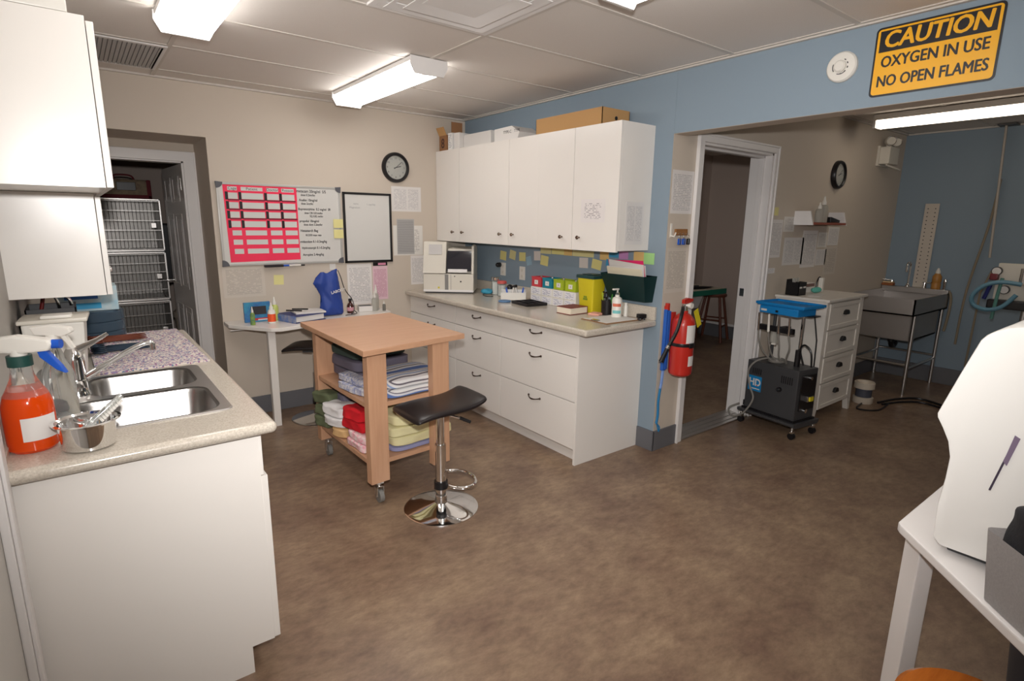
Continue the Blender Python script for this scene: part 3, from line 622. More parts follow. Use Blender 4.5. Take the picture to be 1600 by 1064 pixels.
# blue cloth, jars, cables
b = B(); t = bmesh.new(); bmesh.ops.create_uvsphere(t, u_segments=24, v_segments=12, radius=1); t.transform(Matrix.Diagonal((.045,.06,.022,1))); b._merge(t, mat('teal_cloth', srgb(60,150,180), .8))
b.jitter(.012, .6, 30); b.xf(Matrix.Translation((0,0,.026))); b.build('glove_pile', loc=(-.19,-.62,CT+.001), label='crumpled pale blue gloves beside the analyzer', cat='gloves')
def jar(loc, r0, h, label, lid, body=None):
    r = root('jar', loc, label, 'jar')
    B().lathe([(0,.003), (r0*.85,.003), (r0*.85,h*.72), (0,h*.72)], mat('cotton', srgb(235,232,228), .9, bump=(60,.6)), seg=20).build('cotton', r)
    B().lathe([(0,0), (r0,0), (r0,h*.85), (r0*.95,h*.85), (r0*.94,.0028), (0,.0028)], GLASS, seg=24).build('glass', r)
    B().lathe([(r0*1.05,h*.82), (r0*1.05,h*.95), (r0*.9,h), (0,h)], lid, seg=24).build('lid', r)
jar((-.12,-.66,CT+.001), .042, .15, 'glass jar of cotton with chrome lid beside the analyzer', CHROME)
jar((-.13,-.755,CT+.001), .038, .125, 'glass jar of cotton with pinkish red lid', mat('coral_lid', srgb(206,92,86), .4))
b = B().sph((0,0,.05), .028, BLACK, (1,1,1.1)).cyl((0,0,0), (0,0,.04), .022, BLACK).cyl((0,-.02,.06), (0,-.085,.075), .008, BLACK, r2=.012)
b.build('otoscope_head', loc=(-.10,-.825,CT+.02), label='black handled instrument on its stand behind the white box', cat='instrument')
B().box(-.04,.04,-.03,.03,0,.0195,DGREY,.004).build('instrument_stand', loc=(-.10,-.825,CT+.0005), label='dark stand under the black handled instrument', cat='stand')
b = B().tube([(0,0,.004), (-.05,-.05,.006), (-.07,-.13,.004), (-.03,-.17,.004)], .003, BLACK); b.build('cable', loc=(-.2,-.60,CT), label='thin black cable lying in front of the jars', cat='cable')
# open white supply box
r = root('supply_box', (-.19, -.99, CT+.001), 'open white box of blue and white swab packets on the counter', 'box', rz=.9)
B().box(-.05,.05,-.10,.10,0,.003,WPLAS).box(-.05,-.047,-.10,.10,0,.06,WPLAS).box(.047,.05,-.10,.10,0,.075,WPLAS).box(-.05,.05,-.10,-.097,0,.07,WPLAS).box(-.05,.05,.097,.10,0,.07,WPLAS).build('box', r)
for i,(y,a,m) in enumerate(((-.07,.2,'blue_plastic'),(-.03,-.3,''),(.01,.25,''),(.05,-.2,'blue_plastic'))):
    B().box(-.035,.035,-.006,.006,.01,.095, MATS[m] if m else PAPER, .002, rot=Matrix.Rotation(a,4,'X')).build('packet', r, loc=(0,y,0))
B().lathe([(0,0),(.045,0),(.05,.004),(.047,.012),(0,.013)], mat('slate_blue', srgb(96,130,170), .6)).build('coaster', loc=(-.33,-1.06,CT+.001), label='small slate blue disc in front of the white supply box', cat='pad')
# black tray
r = root('pill_tray', (-.25, -1.26, CT+.001), 'flat black divided tray with white labels on the counter', 'tray', rz=-.12)
b = B().box(-.09,.09,-.11,.11,0,.006,BLACK,.002)
for x in (-.09,-.03,.03,.084): b.box(x,x+.006,-.11,.11,.005,.02,BLACK,.001)
for y in (-.11,-.002,.104): b.box(-.09,.09,y,y+.006,.005,.02,BLACK,.001)
b.build('tray', r)
for x,y in ((-.06,-.06),(-.06,.055),(.0,.05)): B().box(x-.02,x+.02,y-.035,y+.035,.0062,.008,PAPER).build('label_card', r)
# stacked white boxes with coloured boxes on top
BL = lines_mat('box_front_print', srgb(226,224,226), srgb(150,150,176), 8, 5, .5, .14, axis_u='Y')
colrs = [('coral red', mat('coral_box', srgb(196,62,70), .5)), ('teal blue', mat('teal_box', srgb(24,126,146), .5)), ('lime green', mat('lime_box', srgb(160,178,40), .5)), ('second lime green', mat('lime_box2', srgb(166,184,40), .5))]
place = ['leftmost', 'second from left', 'third from left', 'rightmost']
for k in range(4):
    y = -1.205-.126*k
    for lv, nm in ((0, 'bottom'), (1, 'top')):
        r = root('small_carton', (-.085, y, CT+.001+lv*.0605), 'small white carton against the blue wall, %s of the %s row' % (place[k], nm), 'box', group='small white cartons on the counter')
        B().box(-.055,.055,-.061,.061,0,.060,WPLAS,.002).box(-.0562,-.055,-.055,.055,.006,.054,BL).build('box', r)
    nm, m = colrs[k]
    r = root('storage_basket', (-.085, y, CT+.001+.122), '%s plastic basket with white tag on the white cartons' % nm, 'basket')
    b = B().box(-.05,.05,-.052,.052,0,.004,m).box(-.052,-.048,-.054,.054,0,.075,m,.001).box(.048,.052,-.054,.054,0,.075,m,.001).box(-.05,.05,-.054,-.050,0,.075,m,.001).box(-.05,.05,.050,.054,0,.075,m,.001)
    b.box(-.055,-.05,-.056,.056,.068,.076,m,.001).build('basket', r)
    B().box(-.0535,-.052,-.02,.02,.018,.05,PAPER).text('A' if k % 2 else 'B', .016, BLACK, face_nx(-.0537,0,.034), .0003).build('tag', r)
    rnd = random.Random(k)
    for j in range(5): B().cyl((-.03+j*.014, -.035+j*.016, .005), (-.028+j*.014, -.03+j*.016, .074+.008*rnd.random()), .006, [GREYP, PAPER, BLACK, mat('dull_green', srgb(90,120,70),.6), CARDD][j], seg=8).build('content', r)
# yellow sharps bin
YSH = mat('yellow_bin', srgb(206,190,36), .4)
r = root('sharps_bin', (-.10, -1.755, CT+.001), 'tall yellow sharps bin with dark green lid on the counter', 'bin')
b = B(); t = bmesh.new()
L = []
for s, z in ((.80,0), (1,.24)): L.append([t.verts.new((x*s, y*s, z)) for x, y in rrect(-.065,.065,-.078,.078,.012,3)])
for i in range(len(L[0])): j = (i+1) % len(L[0]); t.faces.new([L[0][i],L[0][j],L[1][j],L[1][i]])
t.faces.new(L[0][::-1]); t.faces.new(L[1]); b._merge(t, YSH)
b.build('body', r)
DG = mat('dark_green_plastic', srgb(34,66,66), .3)
B().box(-.071,.071,-.084,.084,.232,.256,DG,.006).box(-.045,.045,-.05,.05,.256,.262,DG,.003).build('lid', r)
GP = mat('green_print', srgb(120,140,40), .5)
b = B()
for z, w in ((.185,.05),(.15,.035),(.10,.015),(.085,.02)): b.box(-.063,-.0605+.0,-w,w,z,z+.012,GP,rot=Matrix.Rotation(0,4,'Y'))
b.build('print', r, loc=(.0035,0,0))
# red book
r = root('thick_book', (-.26, -1.735, CT+.001), 'thick book with dark red cover lying on the counter', 'book', rz=.03)
B().box(-.08,.08,-.065,.065,.004,.044,mat('page_block', srgb(228,216,196), .8),.001).build('pages', r)
B().box(-.083,.083,-.067,.067,0,.004,mat('dark_red_cover', srgb(124,44,40), .5),.001).box(-.083,.083,-.067,.067,.044,.048,MATS['dark_red_cover'],.001).box(.08,.084,-.067,.067,0,.048,MATS['dark_red_cover']).build('cover', r)
B().box(-.04,.04,-.04,.04,0,.012,mat('salmon_pad', srgb(232,170,150), .7),.002).build('note_pad', loc=(-.17,-1.875,CT+.001), rz=.3, label='salmon pink note pad in front of the yellow bin', cat='note pad')
# pen cup
r = root('pen_cup', (-.11, -1.915, CT+.001), 'black pen cup with scissors and green pens', 'pen cup')
B().lathe([(0,0),(.036,0),(.040,.10),(.037,.10),(.034,.004),(0,.004)], BLACK, seg=24).build('cup', r)
for i,(dx,dy,h,m) in enumerate(((-.012,.02,.15,'lime_box2'),(.01,-.02,.14,'green_pen'),(.0,-.028,.12,'green_pen'),(.015,.01,.13,''))):
    mm = mat('green_pen', srgb(60,130,50), .4) if m == 'green_pen' else (MATS[m] if m else DGREY)
    B().cyl((dx*.6,dy*.6,.005),(dx*1.4,dy*1.6,h),.0045,mm,seg=8).build('pen', loc=(-.11,-1.915,CT+.001), label=['lime green pen leaning left in the black pen cup','green pen leaning right in the black pen cup','short green pen at the right edge of the black pen cup','dark pen at the back of the black pen cup'][i], cat='pen')
b = B().tube([(-.01,.005,.01),(-.012,.01,.11)],.004,STEEL)
for s in (0,1): b.tube([(-.012-.0*s,.012+.022*s-.012+.013*math.cos(q*PI/6),.135+.019*math.sin(q*PI/6)) for q in range(12)],.004,BLACK,6,closed=True)
b.build('scissors', loc=(-.11,-1.915,CT+.001), label='black handled scissors standing in the pen cup', cat='scissors')
# sanitizer
r = root('sanitizer_bottle', (-.14, -2.03, CT+.001), 'white pump bottle of hand sanitizer with red and teal label', 'bottle')
B().lathe([(0,0),(.03,0),(.033,.004),(.033,.115),(.028,.13),(.014,.138),(.014,.15),(0,.15)], WPLAS, seg=24).build('body', r)
B().cyl((0,0,.15),(0,0,.165),.013,GLASS).cyl((0,0,.163),(0,0,.185),.005,WPLAS).box(-.045,.008,-.008,.008,.182,.192,WPLAS,.003).build('pump', r)
def band(r0, z0, z1, a0, a1, m, n=10):
    b = B(); t = bmesh.new(); A=[];C_=[]
    for i in range(n+1):
        a = a0+(a1-a0)*i/n; A.append(t.verts.new((r0*math.cos(a), r0*math.sin(a), z0))); C_.append(t.verts.new((r0*math.cos(a), r0*math.sin(a), z1)))
    for i in range(n): t.faces.new([A[i],A[i+1],C_[i+1],C_[i]])
    b._merge(t, m); return b
band(.0335,.075,.095,PI-.2,PI+1.6,mat('brick_print', srgb(206,110,84), .5)).build('upper_print', r); band(.0335,.03,.05,PI-.2,PI+1.6,mat('teal_print', srgb(120,190,190), .5)).build('lower_print', r)
B().lathe([(0,0),(.014,0),(.014,.07),(.01,.08),(.01,.095),(0,.096)], WPLAS, seg=16).build('small_bottle', loc=(-.075,-2.05,CT+.001), label='small white bottle just behind the hand sanitizer', cat='bottle')
# clipboard
r = root('clipboard', (-.235, -2.07, CT+.001), 'brown clipboard with a sheet of paper on the counter corner', 'clipboard', rz=PI/2-.04)
B().box(-.115,.115,-.165,.155,0,.004,mat('hardboard', srgb(150,112,76), .6),.001).build('board', r)
B().box(-.10,.108,-.145,.14,.0042,.006,PAP[2]).build('sheet', r)
B().box(-.03,.03,.125,.15,.006,.014,CHROME,.003).build('clip', r)
b = B().box(-.05,.05,-.012,.012,0,.012,BLACK,.004,rz=.5).box(-.02,.035,-.02,.02,.008,.035,BLACK,.006,rz=-.3).cyl((.0,-.03,.004),(.07,.02,.008),.006,BLACK)
b.build('stapler', loc=(-.065,-2.17,CT+.002), label='small black stapler like tool by the backsplash end', cat='stapler')
# wall file
r = root('wall_file', (0, -2.03, .995), 'dark green wall file holder full of papers on the blue wall', 'wall file')
b = B(); t = bmesh.new()
lo = [(-.001,.175),(-.05,.155),(-.05,-.155),(-.001,-.175)]; hi = [(-.001,.20),(-.115,.185),(-.115,-.185),(-.001,-.20)]
A=[t.verts.new((x,y,0)) for x,y in lo]; C_=[t.verts.new((x,y,.17)) for x,y in hi]
for i in range(4): j=(i+1)%4; t.faces.new([A[i],A[j],C_[j],C_[i]])
t.faces.new(A[::-1]); e=bmesh.ops.solidify(t, geom=t.faces[:], thickness=.003); b._merge(t, DG); b.build('holder', r)
for i,(x,dz,a,m) in enumerate(((-.010,.225,.05,PAPER),(-.018,.245,-.03,mat('hot_pink_paper', srgb(228,46,110), .6)),(-.026,.235,.07,PAPER),(-.034,.205,-.03,PAP[2]),(-.040,.195,0,mat('cream_paper', srgb(226,216,190), .7)))):
    B().box(-.001,.001,-.145,.15,-dz/2,dz/2,m,rot=Matrix.Rotation(a,4,'X') @ Matrix.Rotation(-.22-.02*i,4,'Y')).build('sheet', r, loc=(x-dz*.12,0,.02+dz/2))

# ------------------------------------------------------------------ back wall
r = root('whiteboard', (-1.634, 0, 1.147), 'large whiteboard with grey corners, pink chart and handwriting on the beige wall', 'whiteboard')
w, h = .444, .588
AL = mat('aluminium_frame', srgb(190,188,184), .35, .3); WB = mat('whiteboard_enamel', srgb(212,210,206), .22)
B().box(-w+.01,w-.01,-.012,-.002,.01,h-.01,WB).build('panel', r)
B().box(-w,w,-.018,-.0005,0,.016,AL,.003).box(-w,w,-.018,-.0005,h-.016,h,AL,.003).box(-w,-w+.016,-.018,-.0005,0,h,AL,.003).box(w-.016,w,-.018,-.0005,0,h,AL,.003).build('frame', r)
for sx, sz in ((-w,0),(w,0),(-w,h),(w,h)):
    q = .042; dx = 1 if sx < 0 else -1; dz = 1 if sz == 0 else -1
    pl = [(sx-.004*dx, sz-.004*dz)]+[(sx+dx*q*math.sin(a*PI/16), sz+dz*q*math.cos(a*PI/16)) for a in range(9)]
    B().prism(pl, -.021, -.0005, mat('grey_corner_cap', srgb(88,88,94), .5), 'y').build('corner_cap', r)
PK = mat('neon_pink_card', srgb(244,50,88), .6); INK = mat('black_marker', srgb(24,22,26), .5); CELL = mat('chart_cell', srgb(206,208,204), .4)
px0 = -2.037+1.634; b = B().prism([(px0, .578), (px0+.508,.570), (px0+.508,.034), (px0+.012,.026)], -.0135, -.0122, PK, 'y'); b.build('pink_chart', r)
cols_ = [(.030,.092),(.118,.265),(.292,.375),(.398,.488)]; b = B(); bk = B()
for ri in range(8):
    zt = .518-(ri-1)*.066 if ri else .560; hh = .026 if ri == 0 else (.043 if ri < 5 else .036)
    for ci, (a, c_) in enumerate(cols_):
        sx = px0+a+.002*ri; b.box(sx, px0+c_+.002*ri, -.0146, -.0136, zt-hh, zt, CELL)
        if 0 < ri < 5: bk.box(sx-.020, sx-.001, -.0142, -.0136, zt-hh-.006, zt+.006, INK)
        if 0 < ri < 4: bk.box(sx-.004, px0+c_+.002*ri+.008, -.0140, -.0136, zt-hh-.012, zt-hh-.001, mat('smudged_marker', srgb(130,24,50), .5))
for ci, wd in enumerate(('Cage','Patient','Doctor','Reason')):
    b.text(wd, .028, INK, face_ny(px0+(cols_[ci][0]+cols_[ci][1])/2, -.0148, .547), .0003)
b.build('chart_cells', r); bk.build('marker_bars', r)
b = B(); lines = [('metacam 20mg/ml  S/S',.548,0,.030),('dose 0.2mg/kg',.520,.03,.023),('Anafen 10mg/ml',.482,.015,.026),('dose 2mg/kg',.456,.03,.022),('Buprenorphine  0.3 mg/ml  SR',.415,.005,.025),('dose CRI 0.01mg/kg',.386,.05,.021),('SQ 0.02 mg/kg',.362,.09,.021),
 ('propofol 10mg/ml',.325,.01,.025),('dose dogs 5.5mg/kg',.298,.04,.022),('Hetastarch Bag',.252,.012,.027),('KCl/50 max rate',.218,.05,.022),('midazolam 0.1-0.3mg/kg',.168,.005,.026),('Hydromorph 0.1-0.2mg/kg',.120,.015,.025),('Atropine 2-4mg/kg',.068,.02,.026)]
for tx, z, dx, sz in lines: b.text(tx, sz, INK, face_ny(.105+dx, -.0128, z), .0003, 'LEFT', sx=.82, bold=.0004)
b.build('handwriting', r)
B().box(-.01,.125,-.05,-.016,-.006,.012,mat('black_eraser', srgb(28,24,28), .6),.004).build('board_eraser', loc=(-1.794+.0,-.003,1.137), label='black eraser on the lower edge of the large whiteboard', cat='eraser')
for i,(c_,lb) in enumerate((('blue_plastic','blue'),('white_plastic','white'))):
    B().cyl((0,0,0),(.085,0,.0),.007,MATS[c_],seg=10).cyl((.085,0,0),(.115,0,0),.006,BLACK,seg=10).build('marker_pen', loc=(-1.665+.04*i,-.028-.013*i,1.139), label=lb+' marker pen lying at the foot of the large whiteboard', cat='marker')
for z,lb in ((1.456,'upper'),(1.375,'lower')):
    B().box(-.038,.04,-.001,.0,-.034,.034,POSTY).build('sticky_note', loc=(-1.222,-.0235,z), label=lb+' of two yellow sticky notes on the right edge of the large whiteboard', cat='sticky note')
B().box(-.036,.036,-.001,0,-.037,.037,POSTY,rot=Matrix.Rotation(.04,4,'Y')).build('sticky_note', loc=(-1.70,-.0012,1.03), label='yellow sticky note on the beige wall above the desk', cat='sticky note')
r = root('whiteboard', (-.962, 0, 1.14), 'small portrait whiteboard in a black frame beside the big one', 'whiteboard')
b = B()
for q in ((-.21,.21,0,.018),(-.21,.21,.547,.565),(-.21,-.192,0,.565),(.192,.21,0,.565)): b.box(q[0],q[1],-.018,-.001,q[2],q[3],BLACK,.003)
b.build('frame', r); B().box(-.20,.20,-.010,-.002,.01,.555,WB).build('panel', r)
b = B(); gk = mat('faint_marker', srgb(150,150,152), .5)
for tx,x,z in (('name',-.10,.475),('Magnesium',-.11,.445),('1 cup/day',.03,.472)): b.text(tx,.02,gk,face_ny(x,-.0108,z),.0002)
b.build('handwriting', r)
# wall clock
def clock(loc, rz, rad, label, hm):
    r = root('wall_clock', loc, label, 'clock', rz)
    RX = Matrix.Rotation(PI/2,4,'X')
    B().lathe([(rad*.78,.006),(rad*.78,.028),(rad*.84,.036),(rad*.94,.034),(rad,.022),(rad,0),(0,0),(0,.004),(rad*.78,.004)], BLACK, seg=48).xf(RX).build('rim', r)
    B().lathe([(0,.008),(rad*.79,.008),(rad*.79,.005)], mat('clock_face', srgb(216,212,204), .5), seg=48).xf(RX).build('face', r)
    b = B()
    for k in range(12):
        a = PI/2-(k+1)*PI/6; b.text(str(k+1), rad*.17, BLACK, face_ny(rad*.62*math.cos(a), -.0088, rad*.62*math.sin(a)), .0003)
    b.build('numerals', r)
    for ang, ln, wd, nm in hm:
        d = Vector((math.sin(ang),0,math.cos(ang))); B().cyl(Vector((0,-.012,0))-d*rad*.15, Vector((0,-.012,0))+d*rad*ln, wd, BLACK, seg=6).build(nm, r)
    B().lathe([(0,.026),(rad*.4,.0255),(rad*.775,.022)], GLASS, seg=48).xf(RX).build('glass', r)
hands = [(math.radians(75),.4,.003,'hour_hand'),(math.radians(50),.6,.002,'minute_hand')]
clock((-.70,0,1.92), 0, .122, 'round black rimmed wall clock on the beige back wall', hands)
clock((2.235,YN,1.915), 0, .115, 'round black wall clock in the tub room above the small shelf', hands)
# papers
def sheet(x0, x1, z0, z1, m, label, y=0, d=.0012, tilt=0, name='taped_sheet'):
    B().box(-(x1-x0)/2,(x1-x0)/2,-.0004,.0004,-(z1-z0)/2,(z1-z0)/2,m,rot=Matrix.Rotation(tilt,4,'Y')).build(name, loc=((x0+x1)/2,y-d,(z0+z1)/2), label=label, cat='paper')
sheet(-.742,-.462,1.563,1.770,PAP[1],'landscape printed sheet taped right under the wall clock')
sheet(-.735,-.452,1.19,1.445,PAP[2],'white sheet half hidden behind the grey form, right of the black framed board')
sheet(-.70,-.535,1.20,1.50,lines_mat('grey_form', srgb(176,174,172), srgb(140,138,138), 40, 12, .3, .04),'grey shaded form taped right of the black framed board',d=.0025)
sheet(-.575,-.43,.93,1.185,PAP[0],'printed sheet on the beige wall partly behind the analyzer')
sheet(-2.088,-1.80,.915,1.137,PAP[3],'wide three column sheet taped under the large whiteboard above the desk',d=.0012)
sheet(-1.30,-1.252,1.09,1.138,PAPER,'small blank white slip under the right corner of the large whiteboard')
sheet(-1.158,-.945,.79,1.13,PAP[0],'white printed letter under the black framed board')
sheet(-.935,-.80,.82,1.105,PINKP,'pink printed sheet under the black framed board',d=.0014)
B().box(-.93,-.80,-.004,-.002,1.108,1.138,BLACK).box(-.885,-.815,-.0045,-.004,1.114,1.132,mat('note_pinkbar', srgb(230,150,180), .6)).build('magnet_strip', label='black magnet strip with pink window over the pink sheet', cat='label')

# desk
r = root('corner_desk', (-1.5, -.2, 0), 'white corner desk with angled front under the whiteboards', 'desk')
ox, oy, dz = -1.5, -.2, .745
pl = [(-2.108,-.005),(-2.108,-.16),(-1.90,-.46),(-1.83,-.485),(-.92,-.235),(-.875,-.20),(-.86,-.005)]
B().prism([(x-ox,y-oy) for x,y in pl], dz-.026, dz, WHITE, 'z', bev=.004).build('desktop', r)
B().box(-1.90-ox,-1.85-ox,-.375-oy,-.325-oy,0,dz-.027,WHITE,.003).build('leg', r)
B().box(-.98-ox,-.93-ox,-.12-oy,-.07-oy,0,dz-.027,WHITE,.003).build('leg', r)
B().box(-2.10,-1.86,-.18,-.175,-.008,0,PAPER).xf(Matrix.Rotation(0,4,'Z')).build('folded_sheet', loc=(0,.0,.708), label='white papers tucked under the left edge of the desk', cat='paper')
z = dz+.001
r = root('blue_pack', (-1.905, -.14, z), 'blue blister pack box with dark window standing on the desk', 'box')
B().box(-.09,.09,-.012,.012,0,.145,mat('blue_pack', srgb(54,92,160), .45, noise=(12, srgb(60,150,180), .3)),.003).build('box', r)
B().box(-.045,.06,-.014,-.0122,.055,.115,mat('dark_window', srgb(60,58,62), .3)).build('window', r); B().box(-.04,.08,-.014,-.0122,.012,.028,mat('red_strip', srgb(196,50,50), .5)).box(.0,.08,-.0145,-.014,.012,.02,PAPER).build('print', r)
def squeeze(loc, rad, h, body, cap, label, tip=True):
    r = root('small_bottle', loc, label, 'bottle')
    B().lathe([(0,0),(rad,0),(rad*1.02,.004),(rad,h*.55),(rad*.8,h*.64),(rad*.45,h*.68),(0,h*.68)], body, seg=20).build('body', r)
    B().lathe([(rad*.5,h*.66),(rad*.5,h*.78),(rad*.3,h*.85),(rad*.15,h),(0,h)], cap, seg=16).build('cap', r); return r
squeeze((-1.965,-.255,z), .016, .13, mat('olive_teal', srgb(70,120,96), .4, noise=(40, srgb(150,170,60), .3)), WPLAS, 'small green spray bottle in front of the blue pack')
squeeze((-1.835,-.25,z), .027, .148, WPLAS, WPLAS, 'white squeeze bottle with orange label in front of the blue pack')
band(.0282,.012,.068,PI,2*PI,mat('orange_label', srgb(232,88,40), .5)).build('label_band', loc=(0,0,0), parent=[o for o in bpy.data.objects if o.get('label','').startswith('white squeeze bottle')][0])
squeeze((-1.785,-.15,z), .027, .175, mat('lime_soap', srgb(190,200,110), .3), WPLAS, 'pale green bottle with white nozzle right of the blue pack')
r = root('ring_binder', (-1.62, -.215, z), 'blue and white ring binder lying on the desk', 'binder', rz=.30)
B().box(-.13,.13,-.13,.12,0,.004,mat('binder_blue', srgb(40,52,110), .5),.001).box(-.13,.13,-.13,.12,.046,.050,mat('binder_blue'),.001).box(-.134,-.128,-.13,.12,0,.05,mat('binder_grey', srgb(150,156,176), .5, noise=(25, srgb(60,110,190), .25))).build('cover', r)
B().box(-.115,.12,-.118,.11,.006,.044,PAPER).build('pages', r)
B().box(-.10,.12,-.10,.09,0,.012,PAPER,.002).build('paper_stack', loc=(-1.57,-.2,z+.0515), rz=-.05, label='stack of white papers on the ring binder', cat='papers')
for i,(x,y,a) in enumerate(((-1.66,-.20,-.7),(-1.60,-.15,-.6))):
    B().cyl((-.06,0,0),(.06,0,0),.005,BLACK,seg=8).build('pen', loc=(x,y,z+.0695), rz=a, label=['black pen on the paper stack, nearer the binder spine','black pen on the paper stack, nearer the wall'][i], cat='pen')
# blue drawstring bag
r = root('drawstring_bag', (-1.36, -.17, z), 'royal blue drawstring bag standing slumped on the desk', 'bag')
b = B(); t = bmesh.new(); prof = [(-.085,0),(.075,0),(.095,.02),(.09,.10),(.075,.20),(.065,.28),(.055,.345),(.06,.372),(.02,.36),(-.03,.335),(-.05,.352),(-.075,.35),(-.12,.30),(-.14,.262),(-.11,.215),(-.085,.16),(-.095,.08),(-.10,.02)]
ry = [.05,.05,.055,.055,.05,.035,.02,.006,.006,.01,.008,.008,.01,.012,.03,.045,.055,.055]
from mathutils import noise as _nz
def _inside(x, zq):
    c = False; n = len(prof)
    for i in range(n):
        (x0, z0), (x1, z1) = prof[i], prof[(i+1) % n]
        if (z0 > zq) != (z1 > zq) and x < (x1-x0)*(zq-z0)/(z1-z0)+x0: c = not c
    return c
def _dist(x, zq):
    best = 9; n = len(prof); p_ = Vector((x, zq))
    for i in range(n):
        a = Vector(prof[i]); d = Vector(prof[(i+1) % n])-a; k = max(0, min(1, (p_-a).dot(d)/d.length_squared)); best = min(best, (a+d*k-p_).length)
    return best
G = .0095; vf, vb = {}, {}; cells = [(i_, k_) for i_ in range(-16, 12) for k_ in range(0, 41) if _inside((i_+.5)*G, (k_+.5)*G)]
def _v(dct, i_, k_, sg):
    if (i_, k_) not in dct:
        x, zq = i_*G, k_*G; d = _dist(x, zq) if _inside(x, zq) else 0; th = .058*min(1, d/.07)**.55*(1-.45*zq/.37)
        w = _nz.noise(Vector((x*16, zq*7, sg*3)))*.014+_nz.noise(Vector((x*30+zq*20, zq*14, 5)))*.008
        dct[(i_, k_)] = t.verts.new((x, sg*(th+w*min(1, d/.03)), zq))
    return dct[(i_, k_)]
cs = set(cells)
for i_, k_ in cells:
    for dct, sg in ((vf, -1), (vb, 1)):
        t.faces.new([_v(dct, i_, k_, sg), _v(dct, i_+1, k_, sg), _v(dct, i_+1, k_+1, sg), _v(dct, i_, k_+1, sg)])
bmesh.ops.remove_doubles(t, verts=t.verts[:], dist=.0006)
bmesh.ops.smooth_vert(t, verts=t.verts[:], factor=.5, use_axis_x=True, use_axis_y=True, use_axis_z=True)
zm = min(v.co.z for v in t.verts)
for v in t.verts: v.co.z -= zm
b._merge(t, BLUEF)
b.build('body', r, sub=1, sharp=180)
B().text('LABOGY', .030, PAPER, Matrix.Translation((.030,-.074,.200)) @ Matrix.Rotation(.22,4,'Y').inverted() @ ROTX90, .0006, bold=.0006).build('lettering', r)
B().tube([(.058,-.01,.355),(.075,-.02,.30),(.10,-.01,.22),(.13,0,.17),(.16,.0,.13),(.175,-.01,.08),(.17,-.02,.03),(.14,-.04,.005)],.003,BLACK,6).tube([(.17,-.02,.03),(.19,-.03,.008),(.15,-.05,.005),(.08,-.07,.005)],.003,BLACK,6).build('drawstring', r)
r = root('brown_bottle', (-1.195,-.13,z), 'small dark brown bottle with pink label behind the blue bag', 'bottle')
B().lathe([(0,0),(.026,0),(.028,.004),(.028,.06),(.02,.078),(.011,.085),(.011,.1),(0,.1)], mat('amber_glass', srgb(70,28,20), .15, coat=.5), seg=20).build('body', r)
B().cyl((0,0,.098),(0,0,.118),.013,BLACK).build('cap', r); band(.0285,.02,.05,PI,2*PI,mat('pink_label', srgb(206,150,160), .6)).build('label_band', r)
B().box(-.055,.055,-.04,.04,0,.045,PAPER,.002).box(-.05,.05,-.035,.035,.045,.047,BLACK).build('small_carton', loc=(-1.055,-.09,z), rz=-.2, label='low white and black carton on the desk right of the brown bottle', cat='box')
CLB = mat('frosted_plastic', srgb(214,212,204), .3, trans=.6, ior=1.2)
squeeze((-.985,-.13,z), .024, .165, CLB, WPLAS, 'clear squeeze bottle on the desk, front one of the pair')
squeeze((-.945,-.07,z), .024, .21, CLB, WPLAS, 'taller clear squeeze bottle at the back of the pair on the desk')
squeeze((-.915,-.16,z), .013, .085, mat('smoke_glass', srgb(110,106,100), .2), WPLAS, 'tiny dropper bottle with white cap at the right end of the desk')

# ------------------------------------------------------------------ island trolley
r = root('wooden_trolley', (-1.545, -1.435, 0), 'light wooden trolley table with two shelves and casters', 'trolley')
tz = .865
CRN = [(-1.858+1.545,-1.948+1.435), (-1.208+1.545,-1.848+1.435), (-1.238+1.545,-.945+1.435), (-1.858+1.545,-.985+1.435)]
def Q(u, v):
    a, b_, c_, d = [Vector(p) for p in CRN]; return (1-u)*(1-v)*a+u*(1-v)*b_+u*v*c_+(1-u)*v*d
B().prism([tuple(p) for p in CRN], tz-.030, tz, WOOD, 'z', bev=.003).build('tabletop', r)
legs = [(-.268,-.440), (.121,-.418), (-.268,.325), (.105,.355)]
for x,y in legs:
    B().box(x,x+.108,y,y+.050,.118,tz-.031,WOODV,.002,rz=math.radians(4)).build('leg', r)
for zz in (.545,.225):
    B().prism([(-.245,-.40),(.225,-.368),(.205,.375),(-.262,.345)],zz-.026,zz,WOOD,'z',bev=.002).build('shelf', r)
for x,y in legs:
    cx, cy = x+.054, y+.025
    b = B().box(cx-.02,cx+.02,cy-.02,cy+.02,.108,.118,STEEL,.001).cyl((cx,cy,.09),(cx,cy,.11),.010,STEEL).box(cx-.019,cx-.015,cy-.022,cy+.018,.04,.092,STEEL,.001).box(cx+.015,cx+.019,cy-.022,cy+.018,.04,.092,STEEL,.001).box(cx-.019,cx+.019,cy-.015,cy+.015,.088,.092,STEEL)
    c = b.build('caster', r)
    B().cyl((cx-.012,cy-.008,.036),(cx+.012,cy-.008,.036),.035,GREYP,seg=28).cyl((cx-.020,cy-.008,.036),(cx+.020,cy-.008,.036),.008,STEEL).build('wheel', c)
